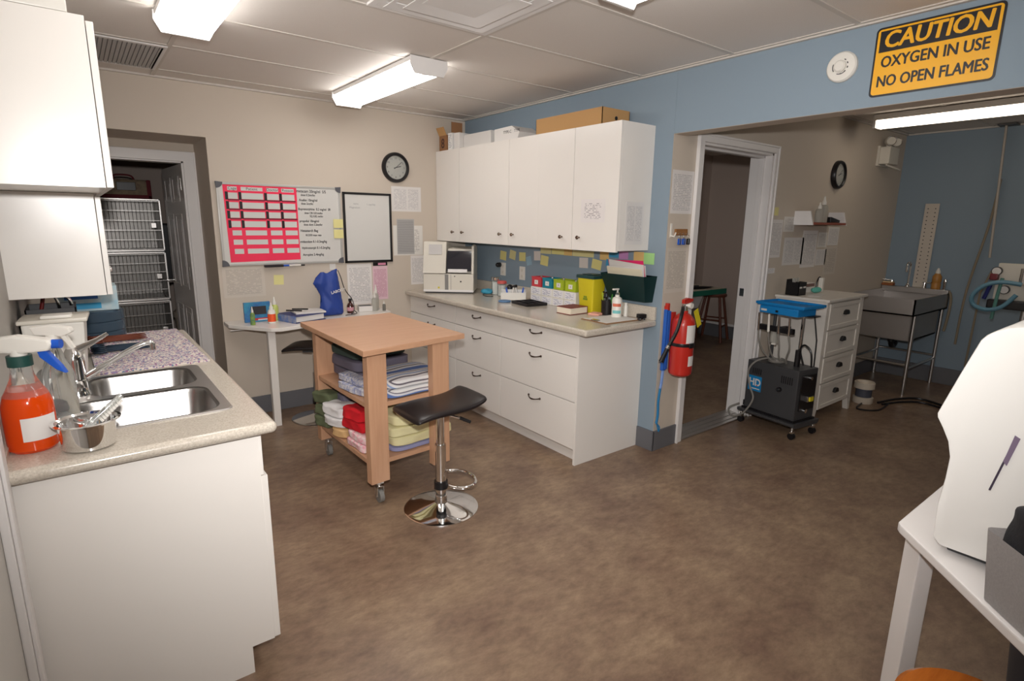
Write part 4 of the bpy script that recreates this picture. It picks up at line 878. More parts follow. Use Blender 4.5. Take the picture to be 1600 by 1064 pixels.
# folded towels and cloths (top-level, resting on shelves)
def towel(x, y, z, sx, sy, sz, m, label, rz=0, layers=2, amp=.010, name='folded_towel', seed=1):
    b = B()
    for k in range(layers):
        t = bmesh.new(); bmesh.ops.create_cube(t, size=1); bmesh.ops.subdivide_edges(t, edges=t.edges[:], cuts=9, use_grid_fill=True)
        hh = sz/layers; dx, dy = random.Random(seed*9+k).uniform(-.012,.012), random.Random(seed*5+k).uniform(-.012,.012)
        for v in t.verts:
            u = v.co; e = max(abs(u.x), abs(u.y))*2; c = 1-.10*(abs(u.x)*2)**8*(abs(u.y)*2)**8
            v.co = Vector((u.x*sx*c+dx, u.y*sy*c+dy, u.z*hh*(1-.22*e**10)+hh*(k+.5)))
        b._merge(t, m)
    from mathutils import noise
    for v in b.bm.verts:
        q = v.co*11+Vector((seed*3.1,0,0)); n = noise.noise_vector(q); n2 = noise.noise_vector(q*2.7); k2 = .35+.65*min(1, v.co.z/sz)
        v.co += Vector((n.x, n.y, n.z*.8*k2))*amp+Vector((n2.x, n2.y, n2.z*k2))*amp*.35
    zm = min(v.co.z for v in b.bm.verts)
    for v in b.bm.verts: v.co.z -= zm
    return b.build(name, loc=(x,y,z), rz=rz+math.radians(4.5), sub=1, sharp=180, label=label, cat='towel' if 'towel' in name else 'cloth')
def cloth_m(n, c, c2=None, sc=20): return mat(n, srgb(*c), .95, noise=(sc, srgb(*(c2 or c)), .3), bump=(120,.5))
STR = mat('striped_towel', srgb(205,205,212), .95, bump=(150,.4))
nt = STR.node_tree; tcn = [n for n in nt.nodes if n.type == 'TEX_COORD'][0]; sp = nt.nodes.new('ShaderNodeSeparateXYZ'); nt.links.new(tcn.outputs['Object'], sp.inputs[0])
ml = nt.nodes.new('ShaderNodeMath'); ml.operation = 'MULTIPLY'; ml.inputs[1].default_value = 5.5; ad = nt.nodes.new('ShaderNodeMath'); ad.operation = 'MULTIPLY_ADD'; ad.inputs[1].default_value = -1.5; nt.links.new(sp.outputs['Z'], ad.inputs[0]); nt.links.new(sp.outputs['Y'], ad.inputs[2]); nt.links.new(ad.outputs[0], ml.inputs[0]); fr = nt.nodes.new('ShaderNodeMath'); fr.operation = 'FRACT'; nt.links.new(ml.outputs[0], fr.inputs[0])
cr = nt.nodes.new('ShaderNodeValToRGB'); cr.color_ramp.interpolation = 'CONSTANT'; E_ = cr.color_ramp.elements; E_[0].position = 0; E_[0].color = (*srgb(96,122,178),1); E_[1].position = .28; E_[1].color = (*srgb(224,222,222),1)
for p, q in ((.42,(110,104,112)),(.5,(222,220,220)),(.62,(150,170,206)),(.72,(226,224,222)),(.85,(120,116,128)),(.9,(214,214,220))): e = E_.new(p); e.color = (*srgb(*q),1)
nt.links.new(fr.outputs[0], cr.inputs[0]); nt.links.new(cr.outputs[0], nt.nodes['Principled BSDF'].inputs['Base Color'])
zs = .5462
towel(-1.50,-1.655,zs,.38,.32,.105,STR,'white towel with blue and grey stripes folded on the upper shelf of the trolley',.03,2,.006,seed=2)
towel(-1.52,-1.26,zs,.38,.36,.13,cloth_m('grey_towel',(104,98,112)),'grey purple towel folded under the dark green one on the upper shelf',0,2,.008,seed=3)
towel(-1.53,-1.27,zs+.135,.36,.34,.12,cloth_m('dark_green_towel',(58,72,66)),'dark green towel on top of the grey one, upper shelf',.05,2,.008,seed=4)
towel(-1.75,-1.56,zs,.08,.28,.085,cloth_m('floral_cloth',(224,220,214),(120,130,180),60),'white cloth with small blue flowers at the left edge of the upper shelf',.1,2,.012,'bunched_cloth',5)
zs = .2262
towel(-1.46,-1.68,zs+.03,.40,.24,.18,cloth_m('pale_yellow_towel',(226,218,170)),'pale yellow towel folded at the front of the lower shelf',0,3,.012,seed=6)
towel(-1.46,-1.67,zs,.38,.25,.027,cloth_m('lilac_towel',(150,152,190)),'thin lilac towel under the pale yellow one on the lower shelf',0,1,.006,seed=7)
towel(-1.46,-1.42,zs,.34,.24,.25,cloth_m('dark_red_towel',(140,28,34)),'dark red towel deep on the lower shelf behind the yellow one',0,2,.010,seed=8)
towel(-1.56,-1.17,zs,.34,.22,.22,cloth_m('slate_towel',(104,100,116)),'slate grey towel at the back of the lower shelf',0,3,.012,seed=9)
towel(-1.76,-1.15,zs,.12,.15,.22,cloth_m('olive_towel',(96,104,76)),'olive green towel at the back left of the lower shelf',.2,3,.014,seed=10)
towel(-1.745,-1.37,zs+.001,.13,.13,.055,cloth_m('peach_cloth',(224,184,130)),'peach cloth squashed under the white one on the lower shelf',.2,1,.012,'bunched_cloth',11)
towel(-1.75,-1.33,zs+.06,.14,.20,.12,cloth_m('white_cloth',(226,224,224)),'white crumpled cloth on the peach one, lower shelf',.2,2,.020,'bunched_cloth',12)
towel(-1.735,-1.60,zs,.10,.20,.09,cloth_m('pink_floral_cloth',(232,150,166),(236,226,220),40),'pink and white frilly cloth at the front left of the lower shelf',.05,2,.016,'bunched_cloth',13)
towel(-1.735,-1.57,zs+.095,.12,.20,.13,cloth_m('bright_red_cloth',(206,24,36)),'bright red crumpled cloth over the pink one on the lower shelf',.05,2,.018,'bunched_cloth',14)
B().box(-.03,.03,-.008,.008,0,.11,mat('yellow_sponge', srgb(220,190,90), .8),.004).build('yellow_cloth', loc=(-1.70,-.985,.5462), label='yellow cloth edge at the back left of the upper shelf', cat='cloth')

# ------------------------------------------------------------------ bar stools
def stool(loc, rz, label):
    r = root('bar_stool', loc, label, 'stool', rz)
    B().lathe([(0,.045),(.028,.044),(.032,.038),(.06,.030),(.13,.018),(.185,.010),(.195,.006),(.195,.0),(0,.0)], CHROME, seg=64).build('base', r)
    B().cyl((0,0,.04),(0,0,.075),.034,CHROME,r2=.03,seg=28).cyl((0,0,.07),(0,0,.36),.028,CHROME,seg=28).cyl((0,0,.36),(0,0,.53),.020,CHROME,seg=24).build('pole', r)
    B().cyl((0,0,.115),(0,0,.155),.036,BLACK,seg=24).build('collar', r)
    pts = []
    for k in range(25):
        a = -2.55+5.1*k/24; pts.append((.105+.085*math.cos(a)*1.0, .115*math.sin(a), .135))
    pts = [(.02,-.02,.135)]+pts+[(.02,.02,.135)]
    B().tube(pts, .0085, CHROME, 10).build('footrest', r)
    B().tube([(.01,.0,.525),(.08,-.04,.50),(.13,-.065,.475)],.006,CHROME,8).cyl((.09,-.045,.497),(.14,-.07,.470),.009,BLACK).build('lever', r)
    # wave seat: back edge curls up, front edge curves down
    prof = [(-.205,-.014),(-.19,-.008),(-.15,0),(-.08,.006),(0,.006),(.07,.006),(.13,.014),(.18,.032),(.21,.046)]
    th = [.018,.028,.034,.034,.032,.034,.036,.034,.018]
    t = bmesh.new(); rings = []
    for (x,z),h_ in zip(prof, th):
        rg = []
        for (fy, fz) in ((-1,0),(-.97,.8),(-.6,1),(0,1),(.6,1),(.97,.8),(1,0),(.97,-.8),(.6,-1),(0,-1),(-.6,-1),(-.97,-.8)):
            rg.append(t.verts.new((x, fy*.145, z+.562+fz*h_*.5)))
        rings.append(rg)
    for a,c_ in zip(rings,rings[1:]):
        for q in range(12): t.faces.new([a[q],a[(q+1)%12],c_[(q+1)%12],c_[q]])
    t.faces.new(rings[0][::-1]); t.faces.new(rings[-1]); b = B(); b._merge(t, BLKL); b.build('seat', r, sub=2, sharp=180)
    B().box(-.07,.07,-.07,.07,.528,.545,DGREY,.003).build('seat_plate', r)
    return r
stool((-1.525,-2.105,0), math.radians(0), 'black wave seat bar stool with chrome base in front of the trolley')
stool((-1.575,-.36,0), math.radians(-35), 'black wave seat bar stool behind the trolley near the desk')

# ------------------------------------------------------------------ header: sign, detector
r = root('caution_sign', (0, -3.545, 2.20), 'yellow and black caution oxygen in use sign on the blue header', 'sign')
w, h = .222, .142; OR = mat('sign_yellow', srgb(240,176,26), .35); KB = mat('sign_black', srgb(26,24,30), .35)
def plate(w, h, rad, x0, x1, m): return B().prism(rrect(-w,w,-h,h,rad,4), x0, x1, m, 'x')
plate(w,h,.018,-.003,-.0005,KB).build('border', r); plate(w-.008,h-.008,.013,-.0042,-.003,OR).build('panel', r)
B().box(-.0050,-.0042,-w+.018,w-.018,.040,h-.016,KB).build('banner', r)
B().heavy('CAUTION', .092, OR, face_nx(-.0052,0,.084), .0028, ext=.0004, sx=.90, shear=.12).build('caution_lettering', r)
B().heavy('OXYGEN IN USE', .064, KB, face_nx(-.0046,0,-.003), .0017, ext=.0004, sx=.80).build('oxygen_lettering', r)
B().heavy('NO OPEN FLAMES', .064, KB, face_nx(-.0046,0,-.082), .0017, ext=.0004, sx=.755).build('flames_lettering', r)
r = root('smoke_detector', (0, -3.196, 2.211), 'round white smoke detector on the blue header left of the sign', 'smoke detector')
RY = Matrix.Rotation(-PI/2,4,'Y')
B().lathe([(.066,0),(.066,.014),(.060,.022),(.045,.026),(0,.026)], WPLAS, seg=40).xf(RY).build('body', r)
B().lathe([(.026,.026),(.026,.036),(.020,.042),(0,.043)], WPLAS, seg=30).xf(RY).build('cap', r)
b = B()
for k in range(5): b.box(-.0275,-.026,-.004,.004,.03,.034,BLACK,rot=Matrix.Identity(4)).xf(Matrix.Rotation(.6,4,'X'))
for a0 in (-2.2,-.6): b.tube([(-.028,.033*math.cos(a0+q*.2),.033*math.sin(a0+q*.2)) for q in range(6)],.0018,DGREY,6)
b.build('slots', r)

# ------------------------------------------------------------------ column by the doorway
Y = YN
sheet(.014,.232,1.555,1.815,PAP[0],'printed sheet high on the beige column beside the doorway',y=Y)
sheet(.014,.225,1.06,1.345,PAP[3],'pale sheet lower on the beige column, above the fire extinguisher',y=Y)
r = root('wall_hook', (.035, Y, 1.45), 'white plastic hook on the beige column', 'hook')
B().box(-.008,.008,-.006,-.0005,-.04,.045,WPLAS,.002).tube([(0,-.004,-.03),(.0,-.03,-.035),(0,-.04,-.01)],.005,WPLAS,8).build('hook', r)
r = root('key_hook', (.13, Y, 1.44), 'small wooden key rack on the beige column', 'key rack')
B().box(-.06,.06,-.016,-.0005,-.018,.022,mat('oak', srgb(150,104,62), .5),.003).build('board', r)
for x in (-.04,0,.04): B().tube([(x,-.016,-.005),(x,-.03,-.012),(x,-.03,.0)],.002,CHROME,6).build('peg', r)
for i,(x,c_,lb) in enumerate(((-.045,'blue_plastic','left'),(.0,'blue_plastic','middle'),(.045,'black_plastic','right, darker'))):
    r = root('key_set', (.13+x, Y-.034, 1.425), 'keys with plastic fob on the key rack, '+lb, 'keys')
    B().tube([(.008*math.cos(q*PI/5),0,-.01+.010*math.sin(q*PI/5)) for q in range(10)],.001,CHROME,5,closed=True).build('ring', r)
    B().box(-.016,.016,-.004,.004,-.06,-.022,MATS[c_],.006).build('fob', r)
    B().box(-.004,.004,-.006,-.003,-.055,-.02,CHROME,.001).build('key', r)
# extinguisher
r = root('fire_extinguisher', (.112, Y-.092, .535), 'red fire extinguisher with yellow tag hung beside the doorway', 'fire extinguisher')
B().lathe([(0,0),(.060,0),(.072,.012),(.075,.03),(.075,.33),(.068,.365),(.045,.392),(.024,.405),(.024,.42),(0,.42)], RED, seg=40).build('cylinder', r)
B().cyl((0,0,.415),(0,0,.45),.02,CHROME).box(-.015,.05,-.012,.012,.44,.465,CHROME,.004).cyl((.035,-.012,.45),(.035,-.03,.45),.018,WPLAS).build('valve', r)
B().prism([(-.02,.465),(.03,.465),(.07,.475),(.075,.49),(.02,.50),(-.02,.49)],-.011,.011,RED,'y',bev=.002).build('handle', r)
B().tube([(-.02,0,.44),(-.06,-.03,.44),(-.10,-.05,.40),(-.145,-.06,.32),(-.19,-.06,.26),(-.225,-.055,.21)],.011,BLACK,10).tube([(-.215,-.057,.225),(-.226,-.055,.209)],.013,CHROME,10).tube([(-.225,-.055,.21),(-.265,-.045,.13)],[.012,.015],BLACK,10).build('hose', r)
band(.0757,.22,.335,-PI*.70,-PI*.30,PAPER,12).build('instruction_label', r); band(.0757,.07,.135,-PI*.60,-PI*.30,PAPER).build('lower_label', r)
B().lathe([(.0765,.195),(.0775,.20),(.0775,.212),(.0765,.217)],BLACK,seg=36).box(-.03,.01,-.084,-.074,.19,.222,BLACK,.003).build('strap', r)
B().box(-.022,.022,-.001,.001,-.12,.0,YEL,rot=Matrix.Rotation(-.45,4,'Y')).build('inspection_tag', r, loc=(.060,-.060,.435))
B().box(-.02,.02,.074,.0915,.15,.40,RED,.002).build('wall_bracket', r)
# leash
r = root('dog_leash', (.030, Y-.022, .50), 'blue webbing leash hanging left of the fire extinguisher', 'leash')
LB = mat('blue_webbing', srgb(36,92,180), .7)
B().box(-.018,.014,-.012,.012,.06,.46,LB,.004).box(-.004,.02,-.018,-.012,.07,.45,LB,.003).build('webbing', r)
B().tube([(0,0,.07),(-.012,-.004,-.02),(-.02,-.004,-.06)],.010,mat('pale_blue_webbing', srgb(120,150,206), .7),6).tube([(-.02,-.004,-.06),(-.025,0,-.15),(-.02,0,-.24),(-.03,0,-.30)],.009,mat('teal_webbing', srgb(40,120,170), .7),6).tube([(-.03,0,-.30),(.0,-.004,-.33),(-.005,-.004,-.36),(-.02,0,-.31)],.005,MATS['teal_webbing'],6).build('tail', r)
B().box(-.010,.012,-.012,.012,.45,.50,RED,.004).box(-.004,.006,.008,.021,.46,.48,RED).build('hanger', r)

# ------------------------------------------------------------------ exam room table & stool
r = root('exam_table', (2.6, -.35, 0), 'green edged exam table on white cabinet seen through the doorway', 'table')
B().prism([(-.9,-.30),(.72,-.36),(.80,.30),(-.9,.30)],.70,.735,mat('cream_top', srgb(190,182,160), .4),'z',bev=.003).build('tabletop', r)
B().prism([(-.902,-.304),(.722,-.364),(.802,.30),(.78,.30),(.70,-.34),(-.902,-.28)],.672,.733,mat('green_edge', srgb(40,120,100), .4),'z').build('edge_band', r)
B().box(-.9,.18,-.22,.28,0,.67,WTRIM,.005).prism([(.18,.50),(.40,.50),(.50,.66),(.18,.66)],-.2,.22,WTRIM,'y').build('cabinet', r)
B().prism([(-.1,0),(.25,0),(.42,.02),(.25,.03),(-.1,.028)],-.04,.04,BLACK,'y',bev=.004).cyl((-.1,0,.03),(.2,0,.032),.012,DGREY).build('clippers', loc=(2.75,-.52,.7365), rz=-.25, label='long black instrument on the green edged exam table', cat='instrument')
r = root('wooden_stool', (3.64,-.36,0), 'dark brown wooden stool under the exam table', 'stool', rz=.3)
B().lathe([(0,.58),(.15,.58),(.155,.595),(.15,.61),(0,.61)],BROWNW,seg=30).build('seat', r)
for sx in (-1,1):
    for sy in (-1,1): B().cyl((sx*.17,sy*.17,0),(sx*.09,sy*.09,.58),.018,BROWNW,r2=.016,seg=12).build('leg', r)
for a,c_,zz in (((-1,-1),(1,-1),.2),((-1,1),(1,1),.2),((-1,-1),(-1,1),.28),((1,-1),(1,1),.28)):
    k = .17-.08*zz/.58; B().cyl((a[0]*k,a[1]*k,zz),(c_[0]*k,c_[1]*k,zz),.009,BROWNW,seg=8).build('stretcher', r)

# ------------------------------------------------------------------ kennel room
def cage(z0, z1, label):
    r = root('kennel_cage', (-2.63, 1.5, z0), label, 'cage'); w, h, d = .37, z1-z0, .55
    MS = mat('kennel_steel', (.22,.21,.20), .35, .9)
    B().box(-w,w,d-.004,d,0,h,MS).box(-w,w,0,d,0,.006,MS).box(-w,w,0,d,h-.006,h,MS).box(-w,-w+.006,0,d,0,h,MS).box(w-.006,w,0,d,0,h,MS).build('box', r)
    f = B()
    for a in ((-w,w,0,.014),(-w,w,h-.014,h)): f.box(a[0],a[1],-.014,0,a[2],a[3],STEEL,.003)
    for x in (-w,w-.014): f.box(x,x+.014,-.014,0,0,h,STEEL,.003)
    f.build('frame', r)
    b = B(); n = 26
    for k in range(n): x = -w+.02+(2*w-.04)*k/(n-1); b.cyl((x,-.014,.012),(x,-.014,h-.012),.0019,STEEL,seg=6,cap=False)
    for k in range(6): zz = .02+(h-.04)*k/5; b.cyl((-w+.01,-.017,zz),(w-.01,-.017,zz),.0028,STEEL,seg=6,cap=False)
    b.build('wire_gate', r)
    B().box(w-.09,w-.05,-.035,-.018,h*.45,h*.55,STEEL,.003).build('latch', r)
cage(1.185,1.64,'top wire fronted kennel cage of the stack in the back room')
cage(.745,1.18,'middle wire fronted kennel cage of the stack in the back room')
cage(.20,.74,'bottom wire fronted kennel cage of the stack in the back room')
B().box(-.38,.38,0,.55,0,.199,DGREY,.004).build('cage_plinth', loc=(-2.62,1.5,0), label='dark plinth under the stack of kennel cages', cat='plinth')
r = root('pet_carrier', (-2.47,1.70,1.641), 'plaid soft pet carrier bag with red trim on top of the cages', 'carrier bag')
B().box(-.20,.16,-.11,.13,0,.165,mat('plaid_fabric', srgb(150,136,110), .9, noise=(20, srgb(104,84,74), .5)),.03,seg=3).build('body', r)
B().box(-.205,.165,-.115,.135,0,.035,mat('maroon_trim', srgb(96,26,34), .8),.01).box(.13,.165,-.115,.135,0,.165,MATS['maroon_trim'],.01).build('trim', r)
B().tube([(-.1,-.04,.16),(-.09,-.05,.20),(.02,-.05,.20),(.05,-.04,.16)],.008,MATS['maroon_trim'],8).build('handle', r)
B().box(-.09,.05,-.118,-.11,.07,.14,BLACK,.003).build('pocket', r)
r = root('waste_bin', (-2.10,1.66,0), 'beige plastic waste bin beside the cages behind the open door', 'waste bin')
B().lathe([(0,0),(.10,0),(.13,.56),(.125,.56),(.096,.005),(0,.005)],mat('beige_plastic', srgb(176,162,146), .5),seg=24).build('body', r)
B().lathe([(.14,.55),(.145,.56),(.14,.60),(.10,.635),(0,.645)],MATS['beige_plastic'],seg=24).build('lid', r)
r = root('hanging_jacket', (-2.15,2.7,.8), 'dark garment hanging behind the open door of the kennel room', 'garment')
B().box(-.07,.13,-.05,.03,0,.62,BLACK,.03,seg=3).build('body', r); B().cyl((0,0,.62),(0,.049,.66),.006,CHROME).build('hook', r)

# ------------------------------------------------------------------ tub room
# chest of drawers
r = root('chest_of_drawers', (1.735,-2.48,0), 'white four drawer chest with black cup pulls against the beige wall', 'chest of drawers')
CW = mat('chest_white', srgb(222,216,208), .4)
w, d0, d1, hh = .325, -.205, .185, .965
B().box(-w-.02,w+.02,d0-.02,d1,hh-.02,hh,CW,.004).build('top', r)
B().box(-w+.03,w-.03,d0+.012,d1-.002,.10,hh-.021,CW).box(-w,-w+.03,d0+.03,d1-.03,.14,hh-.021,CW).box(w-.03,w,d0+.03,d1-.03,.14,hh-.021,CW).build('body', r)
for sx in (-1,1):
    for (ya,yb) in ((d0,d0+.04),(d1-.04,d1)): B().prism([(sx*w,hh-.021),(sx*(w-.045),hh-.021),(sx*(w-.045),.10),(sx*(w-.015),0),(sx*(w+.012),0)],ya,yb,CW,'y').build('leg', r)
for k in range(4):
    z1_ = .93-k*.208; z0_ = z1_-.196; x = w-.047
    f = B().box(-x,x,d0+.0,d0+.012,z0_,z1_,CW,.001)
    for q in ((-x+.036,x-.036,z0_,z0_+.03),(-x+.036,x-.036,z1_-.03,z1_),(-x,-x+.035,z0_,z1_),(x-.035,x,z0_,z1_)): f.box(q[0],q[1],d0-.007,d0+.001,q[2],q[3],CW,.002)
    f = f.build('drawer', r)
    B().prism([(-.032,-.012),(.032,-.012),(.036,-.004),(.026,.016),(.01,.024),(-.01,.024),(-.026,.016),(-.036,-.004)],-.022,0,BLACK,'y',bev=.003).build('cup_pull', f, loc=(0,d0,(z0_+z1_)/2+.012))
zt = hh+.001
r = root('pen_caddy', (1.50,-2.40,zt), 'black desk caddy with white label clips on the chest', 'caddy')
B().box(-.06,.06,-.05,.05,0,.004,BLACK).box(-.06,-.056,-.05,.05,0,.10,BLACK).box(.056,.06,-.05,.05,0,.10,BLACK).box(-.06,.06,-.05,-.046,0,.10,BLACK).box(-.06,.06,.046,.05,0,.12,BLACK).box(-.002,.002,-.05,.05,0,.1,BLACK).build('box', r)
for x in (-.03,.03): B().box(x-.018,x+.018,-.053,-.050,.055,.067,PAPER).build('label_strip', r)
for k in range(4): B().cyl((-.04+k*.026,.0,.005),(-.042+k*.028,.01,.13),.006,CLB,seg=8).build('syringe', r)
B().box(-.11,.11,-.04,.04,0,.075,PAPER,.003).box(-.10,.10,-.041,-.040,.045,.07,mat('dark_band', srgb(120,90,84), .6)).build('glove_box', loc=(1.74,-2.345,zt), label='white glove box with a brown stripe on the chest', cat='box')
B().box(-.016,.016,-.016,.016,0,.115,WPLAS,.004).build('white_carton', loc=(1.88,-2.42,zt), label='narrow white upright carton right of the glove box', cat='box')
b = B().sph((0,0,.022),.04,mat('mint_cloth', srgb(96,180,166), .8),(1.5,.8,.55)); b.jitter(.01,.5,25); b.xf(Matrix.Translation((0,0,.006))); b.build('mint_mask', loc=(1.72,-2.455,zt), label='crumpled mint green mask in front of the glove box', cat='mask')
B().box(-.1,.1,-.04,.04,0,.003,PAPER).build('loose_papers', loc=(1.60,-2.52,zt), rz=.2, label='loose white papers on the front of the chest top', cat='papers')
B().tube([(0,0,.02),(.01,0,.08),(.05,0,.11),(.09,0,.06),(.085,0,.01)],.006,BLACK,8).cyl((.0,0,.0),(0,0,.03),.014,BLACK).build('black_cord', loc=(1.93,-2.36,zt), label='looped black cord behind the white carton on the chest', cat='cord')
# shelf with bottles
r = root('wall_shelf', (1.885, YN, 1.51), 'small reddish wall shelf with white side bracket', 'shelf')
B().box(-.285,.285,-.15,-.001,-.008,.010,mat('red_brown_wood', srgb(150,84,66), .5),.002).build('board', r)
for x in (-.303,.285): B().prism([(-.15,-.012),(-.001,-.012),(-.001,.095),(-.12,.095)],x,x+.018,WTRIM,'x',bev=.002).build('bracket', r)
squeeze((1.80,YN-.09,1.521),.030,.155,CLB,WPLAS,'shorter clear bottle with white cap on the small shelf')
squeeze((1.90,YN-.075,1.521),.034,.205,CLB,WPLAS,'taller clear bottle with white cap on the small shelf')
B().prism([(-.09,0),(.08,0),(.085,.02),(-.08,.045),(-.09,.04)],-.03,.03,BLACK,'y',bev=.003).build('stapler', loc=(2.06,YN-.08,1.521), label='black stapler on the small shelf', cat='stapler')
rp = [(1.225,1.42,1.25,1.535,0),(1.43,1.60,1.445,1.56,2),(1.47,1.79,1.185,1.40,1),(1.765,2.02,1.155,1.455,0),(2.03,2.22,1.165,1.30,1),(2.035,2.20,1.315,1.44,2),(2.215,2.42,1.33,1.485,0),(2.20,2.43,1.08,1.32,3),(1.235,1.37,1.13,1.17,4)]
rl = ['tall sheet next to the door casing','small landscape sheet left of the small shelf','framed form under the left end of the small shelf','long sheet hanging under the shelf front','short form second row right of the long sheet','sheet just under the middle of the small shelf','sheet under the right end of the small shelf','long sheet furthest right and lowest','narrow label strip low beside the door casing']
for (a,c_,z0_,z1_,k),lb in zip(rp, rl): sheet(a,c_,z0_,z1_,PAP[k],'tub room wall paper, '+lb,y=YN,d=.0012)
B().box(-.03,.03,-.0004,.0004,-.03,.03,POSTY).build('sticky_note', loc=(1.30,YN-.0012,1.595), label='yellow sticky note near the door casing in the tub room', cat='sticky note')
# emergency light
r = root('emergency_light', (3.12, YN, 2.13), 'white emergency light box with two round lamps near the ceiling', 'emergency light')
B().box(-.11,.11,-.10,-.001,-.075,.075,OFFW,.008).box(-.13,.13,-.02,-.0008,-.09,.085,OFFW,.004).build('housing', r)
for x in (-.05,.09):
    B().cyl((x,-.05,.08),(x,-.05,.115),.012,OFFW).cyl((x,-.055,.125),(x-.035,-.09,.125),.036,OFFW,r2=.042,seg=24).build('lamp_head', r)
    B().lathe([(0,-.012),(.02,-.008),(.037,0),(.040,.003)],CHROME,seg=24).xf(Matrix.Translation((x-.036,-.091,.125)) @ Matrix.Rotation(math.radians(-45),4,'Z') @ Matrix.Rotation(PI/2,4,'X')).build('lamp_lens', r)
B().tube([(-.1,-.08,-.085),(0,-.12,-.11),(.08,-.13,-.12),(.12,-.12,-.11)],.008,OFFW,8).build('conduit', r)
# steel tub
r = root('wash_tub', (3.2,-2.56,0), 'raised stainless steel wash tub on tube legs in the tub room', 'tub')
x0,x1,y0,y1 = -.47,.448,-.285,.27; zt = .885
def open_box(b, x0,x1,y0,y1,z0,z1,th,m):
    b.box(x0,x1,y0,y1,z0,z0+th,m).box(x0,x0+th,y0,y1,z0,z1,m).box(x1-th,x1,y0,y1,z0,z1,m).box(x0,x1,y0,y0+th,z0,z1,m).box(x0,x1,y1-th,y1,z0,z1,m)
b = B(); open_box(b,x0,x1-.02,y0,y1,.74,zt,.012,DSTEEL); b.build('upper_basin', r)
b = B(); open_box(b,x0+.12,x1-.10,y0+.04,y1-.02,.50,.742,.012,DSTEEL); b.build('lower_basin', r)
B().box(x1-.09,x1,y0,y1,zt-.02,zt+.03,DSTEEL,.003).build('back_ledge', r)
for x,y in ((x0+.14,y0+.03),(x1-.05,y0+.03),(x0+.14,y1-.03),(x1-.05,y1-.03)): B().cyl((x,y,0),(x,y,.745),.016,STEEL,seg=14).build('leg', r)
for a in (((x0+.14,y0+.03,.25),(x1-.05,y0+.03,.25)),((x0+.14,y0+.03,.28),(x0+.14,y1-.03,.28)),((x1-.05,y0+.03,.28),(x1-.05,y1-.03,.28)),((x0+.14,y1-.03,.25),(x1-.05,y1-.03,.25))): B().cyl(*a,.011,STEEL,seg=10).build('stretcher', r)
B().cyl((-.0,0,.42),(-.0,0,.50),.03,BLACK).tube([(0,0,.42),(.02,0,.38),(.08,0,.37),(.12,0,.40)],.022,BLACK,10).build('drain_trap', r)
r = root('tub_faucet', (3.60,-2.50,.916), 'chrome gooseneck faucet with two lever handles on the tub ledge', 'faucet')
B().lathe([(.02,0),(.02,.01),(.012,.03),(0,.032)],CHROME).tube([(0,0,.02),(0,0,.20)]+[(-.045+.045*math.cos(a*PI/8),0,.20+.045*math.sin(a*PI/8)) for a in range(9)]+[(-.09,.0,.15)],.009,CHROME,10).build('spout', r)
for y in (-.14,.14): B().lathe([(.018,0),(.014,.03),(.012,.055),(0,.06)],CHROME,(0,y,0)).cyl((0,y,.05),(-.02,y+(.08 if y>0 else -.06),.06),.006,CHROME).build('handle', r)
B().lathe([(.012,0),(.012,.05),(.016,.07),(.01,.10),(0,.10)],CHROME).build('spray_valve', loc=(3.61,-2.80,.916), label='small chrome valve at the right end of the tub ledge', cat='valve')
r = root('soap_bottle', (3.59,-2.735,.916), 'amber brown squeeze bottle with white nozzle on the tub ledge', 'bottle')
B().lathe([(0,0),(.036,0),(.038,.01),(.038,.05),(.033,.06),(.038,.075),(.038,.12),(.02,.15),(0,.15)],mat('honey_bottle', srgb(176,124,62), .35),seg=20).build('body', r); B().lathe([(.02,.148),(.02,.17),(.006,.20),(0,.20)],WPLAS).build('cap', r)
B().box(-.035,.035,-.05,.05,0,.025,mat('tan_sponge', srgb(150,92,56), .9),.006).box(-.03,.03,-.045,.045,.025,.04,mat('pale_sponge', srgb(210,180,140), .9),.006).build('sponge', loc=(3.59,-2.335,.9165), label='brown and cream sponge at the left end of the tub ledge', cat='sponge')
r = root('measuring_board', (3.63,-2.59,.917), 'white perforated board leaning upright behind the tub faucet', 'board')
b = B().box(-.004,.004,-.058,.058,0,.80,mat('cream_board', srgb(200,190,178), .5),.003)
for k in range(20):
    for y in (-.03,.03): b.cyl((-.0046,y,.05+k*.037),(-.0040,y,.05+k*.037),.0055,DGREY,seg=8)
b.build('board', r)
b = B().tube([(0,0,.03),(.01,-.04,.03),(.02,-.06,-.02),(.025,-.065,-.12),(.02,-.06,-.25),(.02,-.05,-.35)],.012,mat('beige_hose', srgb(140,128,108), .5),8)
b.build('spray_hose', loc=(3.60,-2.80,.87), label='beige shower hose hanging over the right side of the tub', cat='hose')
# floor dryer cans + cords
r = root('tape_roll', (2.36,-2.68,0), 'white and grey reel with a strap standing on the floor beside the chest', 'reel')
WR = mat('cream_reel', srgb(200,188,172), .5)
B().lathe([(0,0),(.075,0),(.078,.005),(.078,.05),(.06,.055),(0,.056)],WR,seg=32).build('lower_flange', r); B().cyl((0,0,.055),(0,0,.13),.062,mat('dark_blue_grey', srgb(72,74,86), .6),seg=32).build('core', r); B().lathe([(.06,.128),(.078,.13),(.078,.18),(.07,.185),(.055,.182),(.052,.16),(0,.16)],WR,seg=32).build('upper_flange', r)
B().tube([(2.30,-2.70,.008),(2.1,-2.74,.008),(2.2,-2.86,.008),(2.5,-2.84,.008)],.007,BLACK,8).xf(Matrix.Translation((-2.36,2.68,0))).build('power_cord', r)
B().tube([(2.42,-2.78,.010),(2.7,-2.85,.010),(2.85,-3.0,.010),(2.6,-3.4,.010),(2.1,-3.75,.010),(1.8,-4.4,.010)],.010,BLACK,8).build('air_hose', label='thick black hose on the tub room floor, the one nearer the tub', cat='hose')
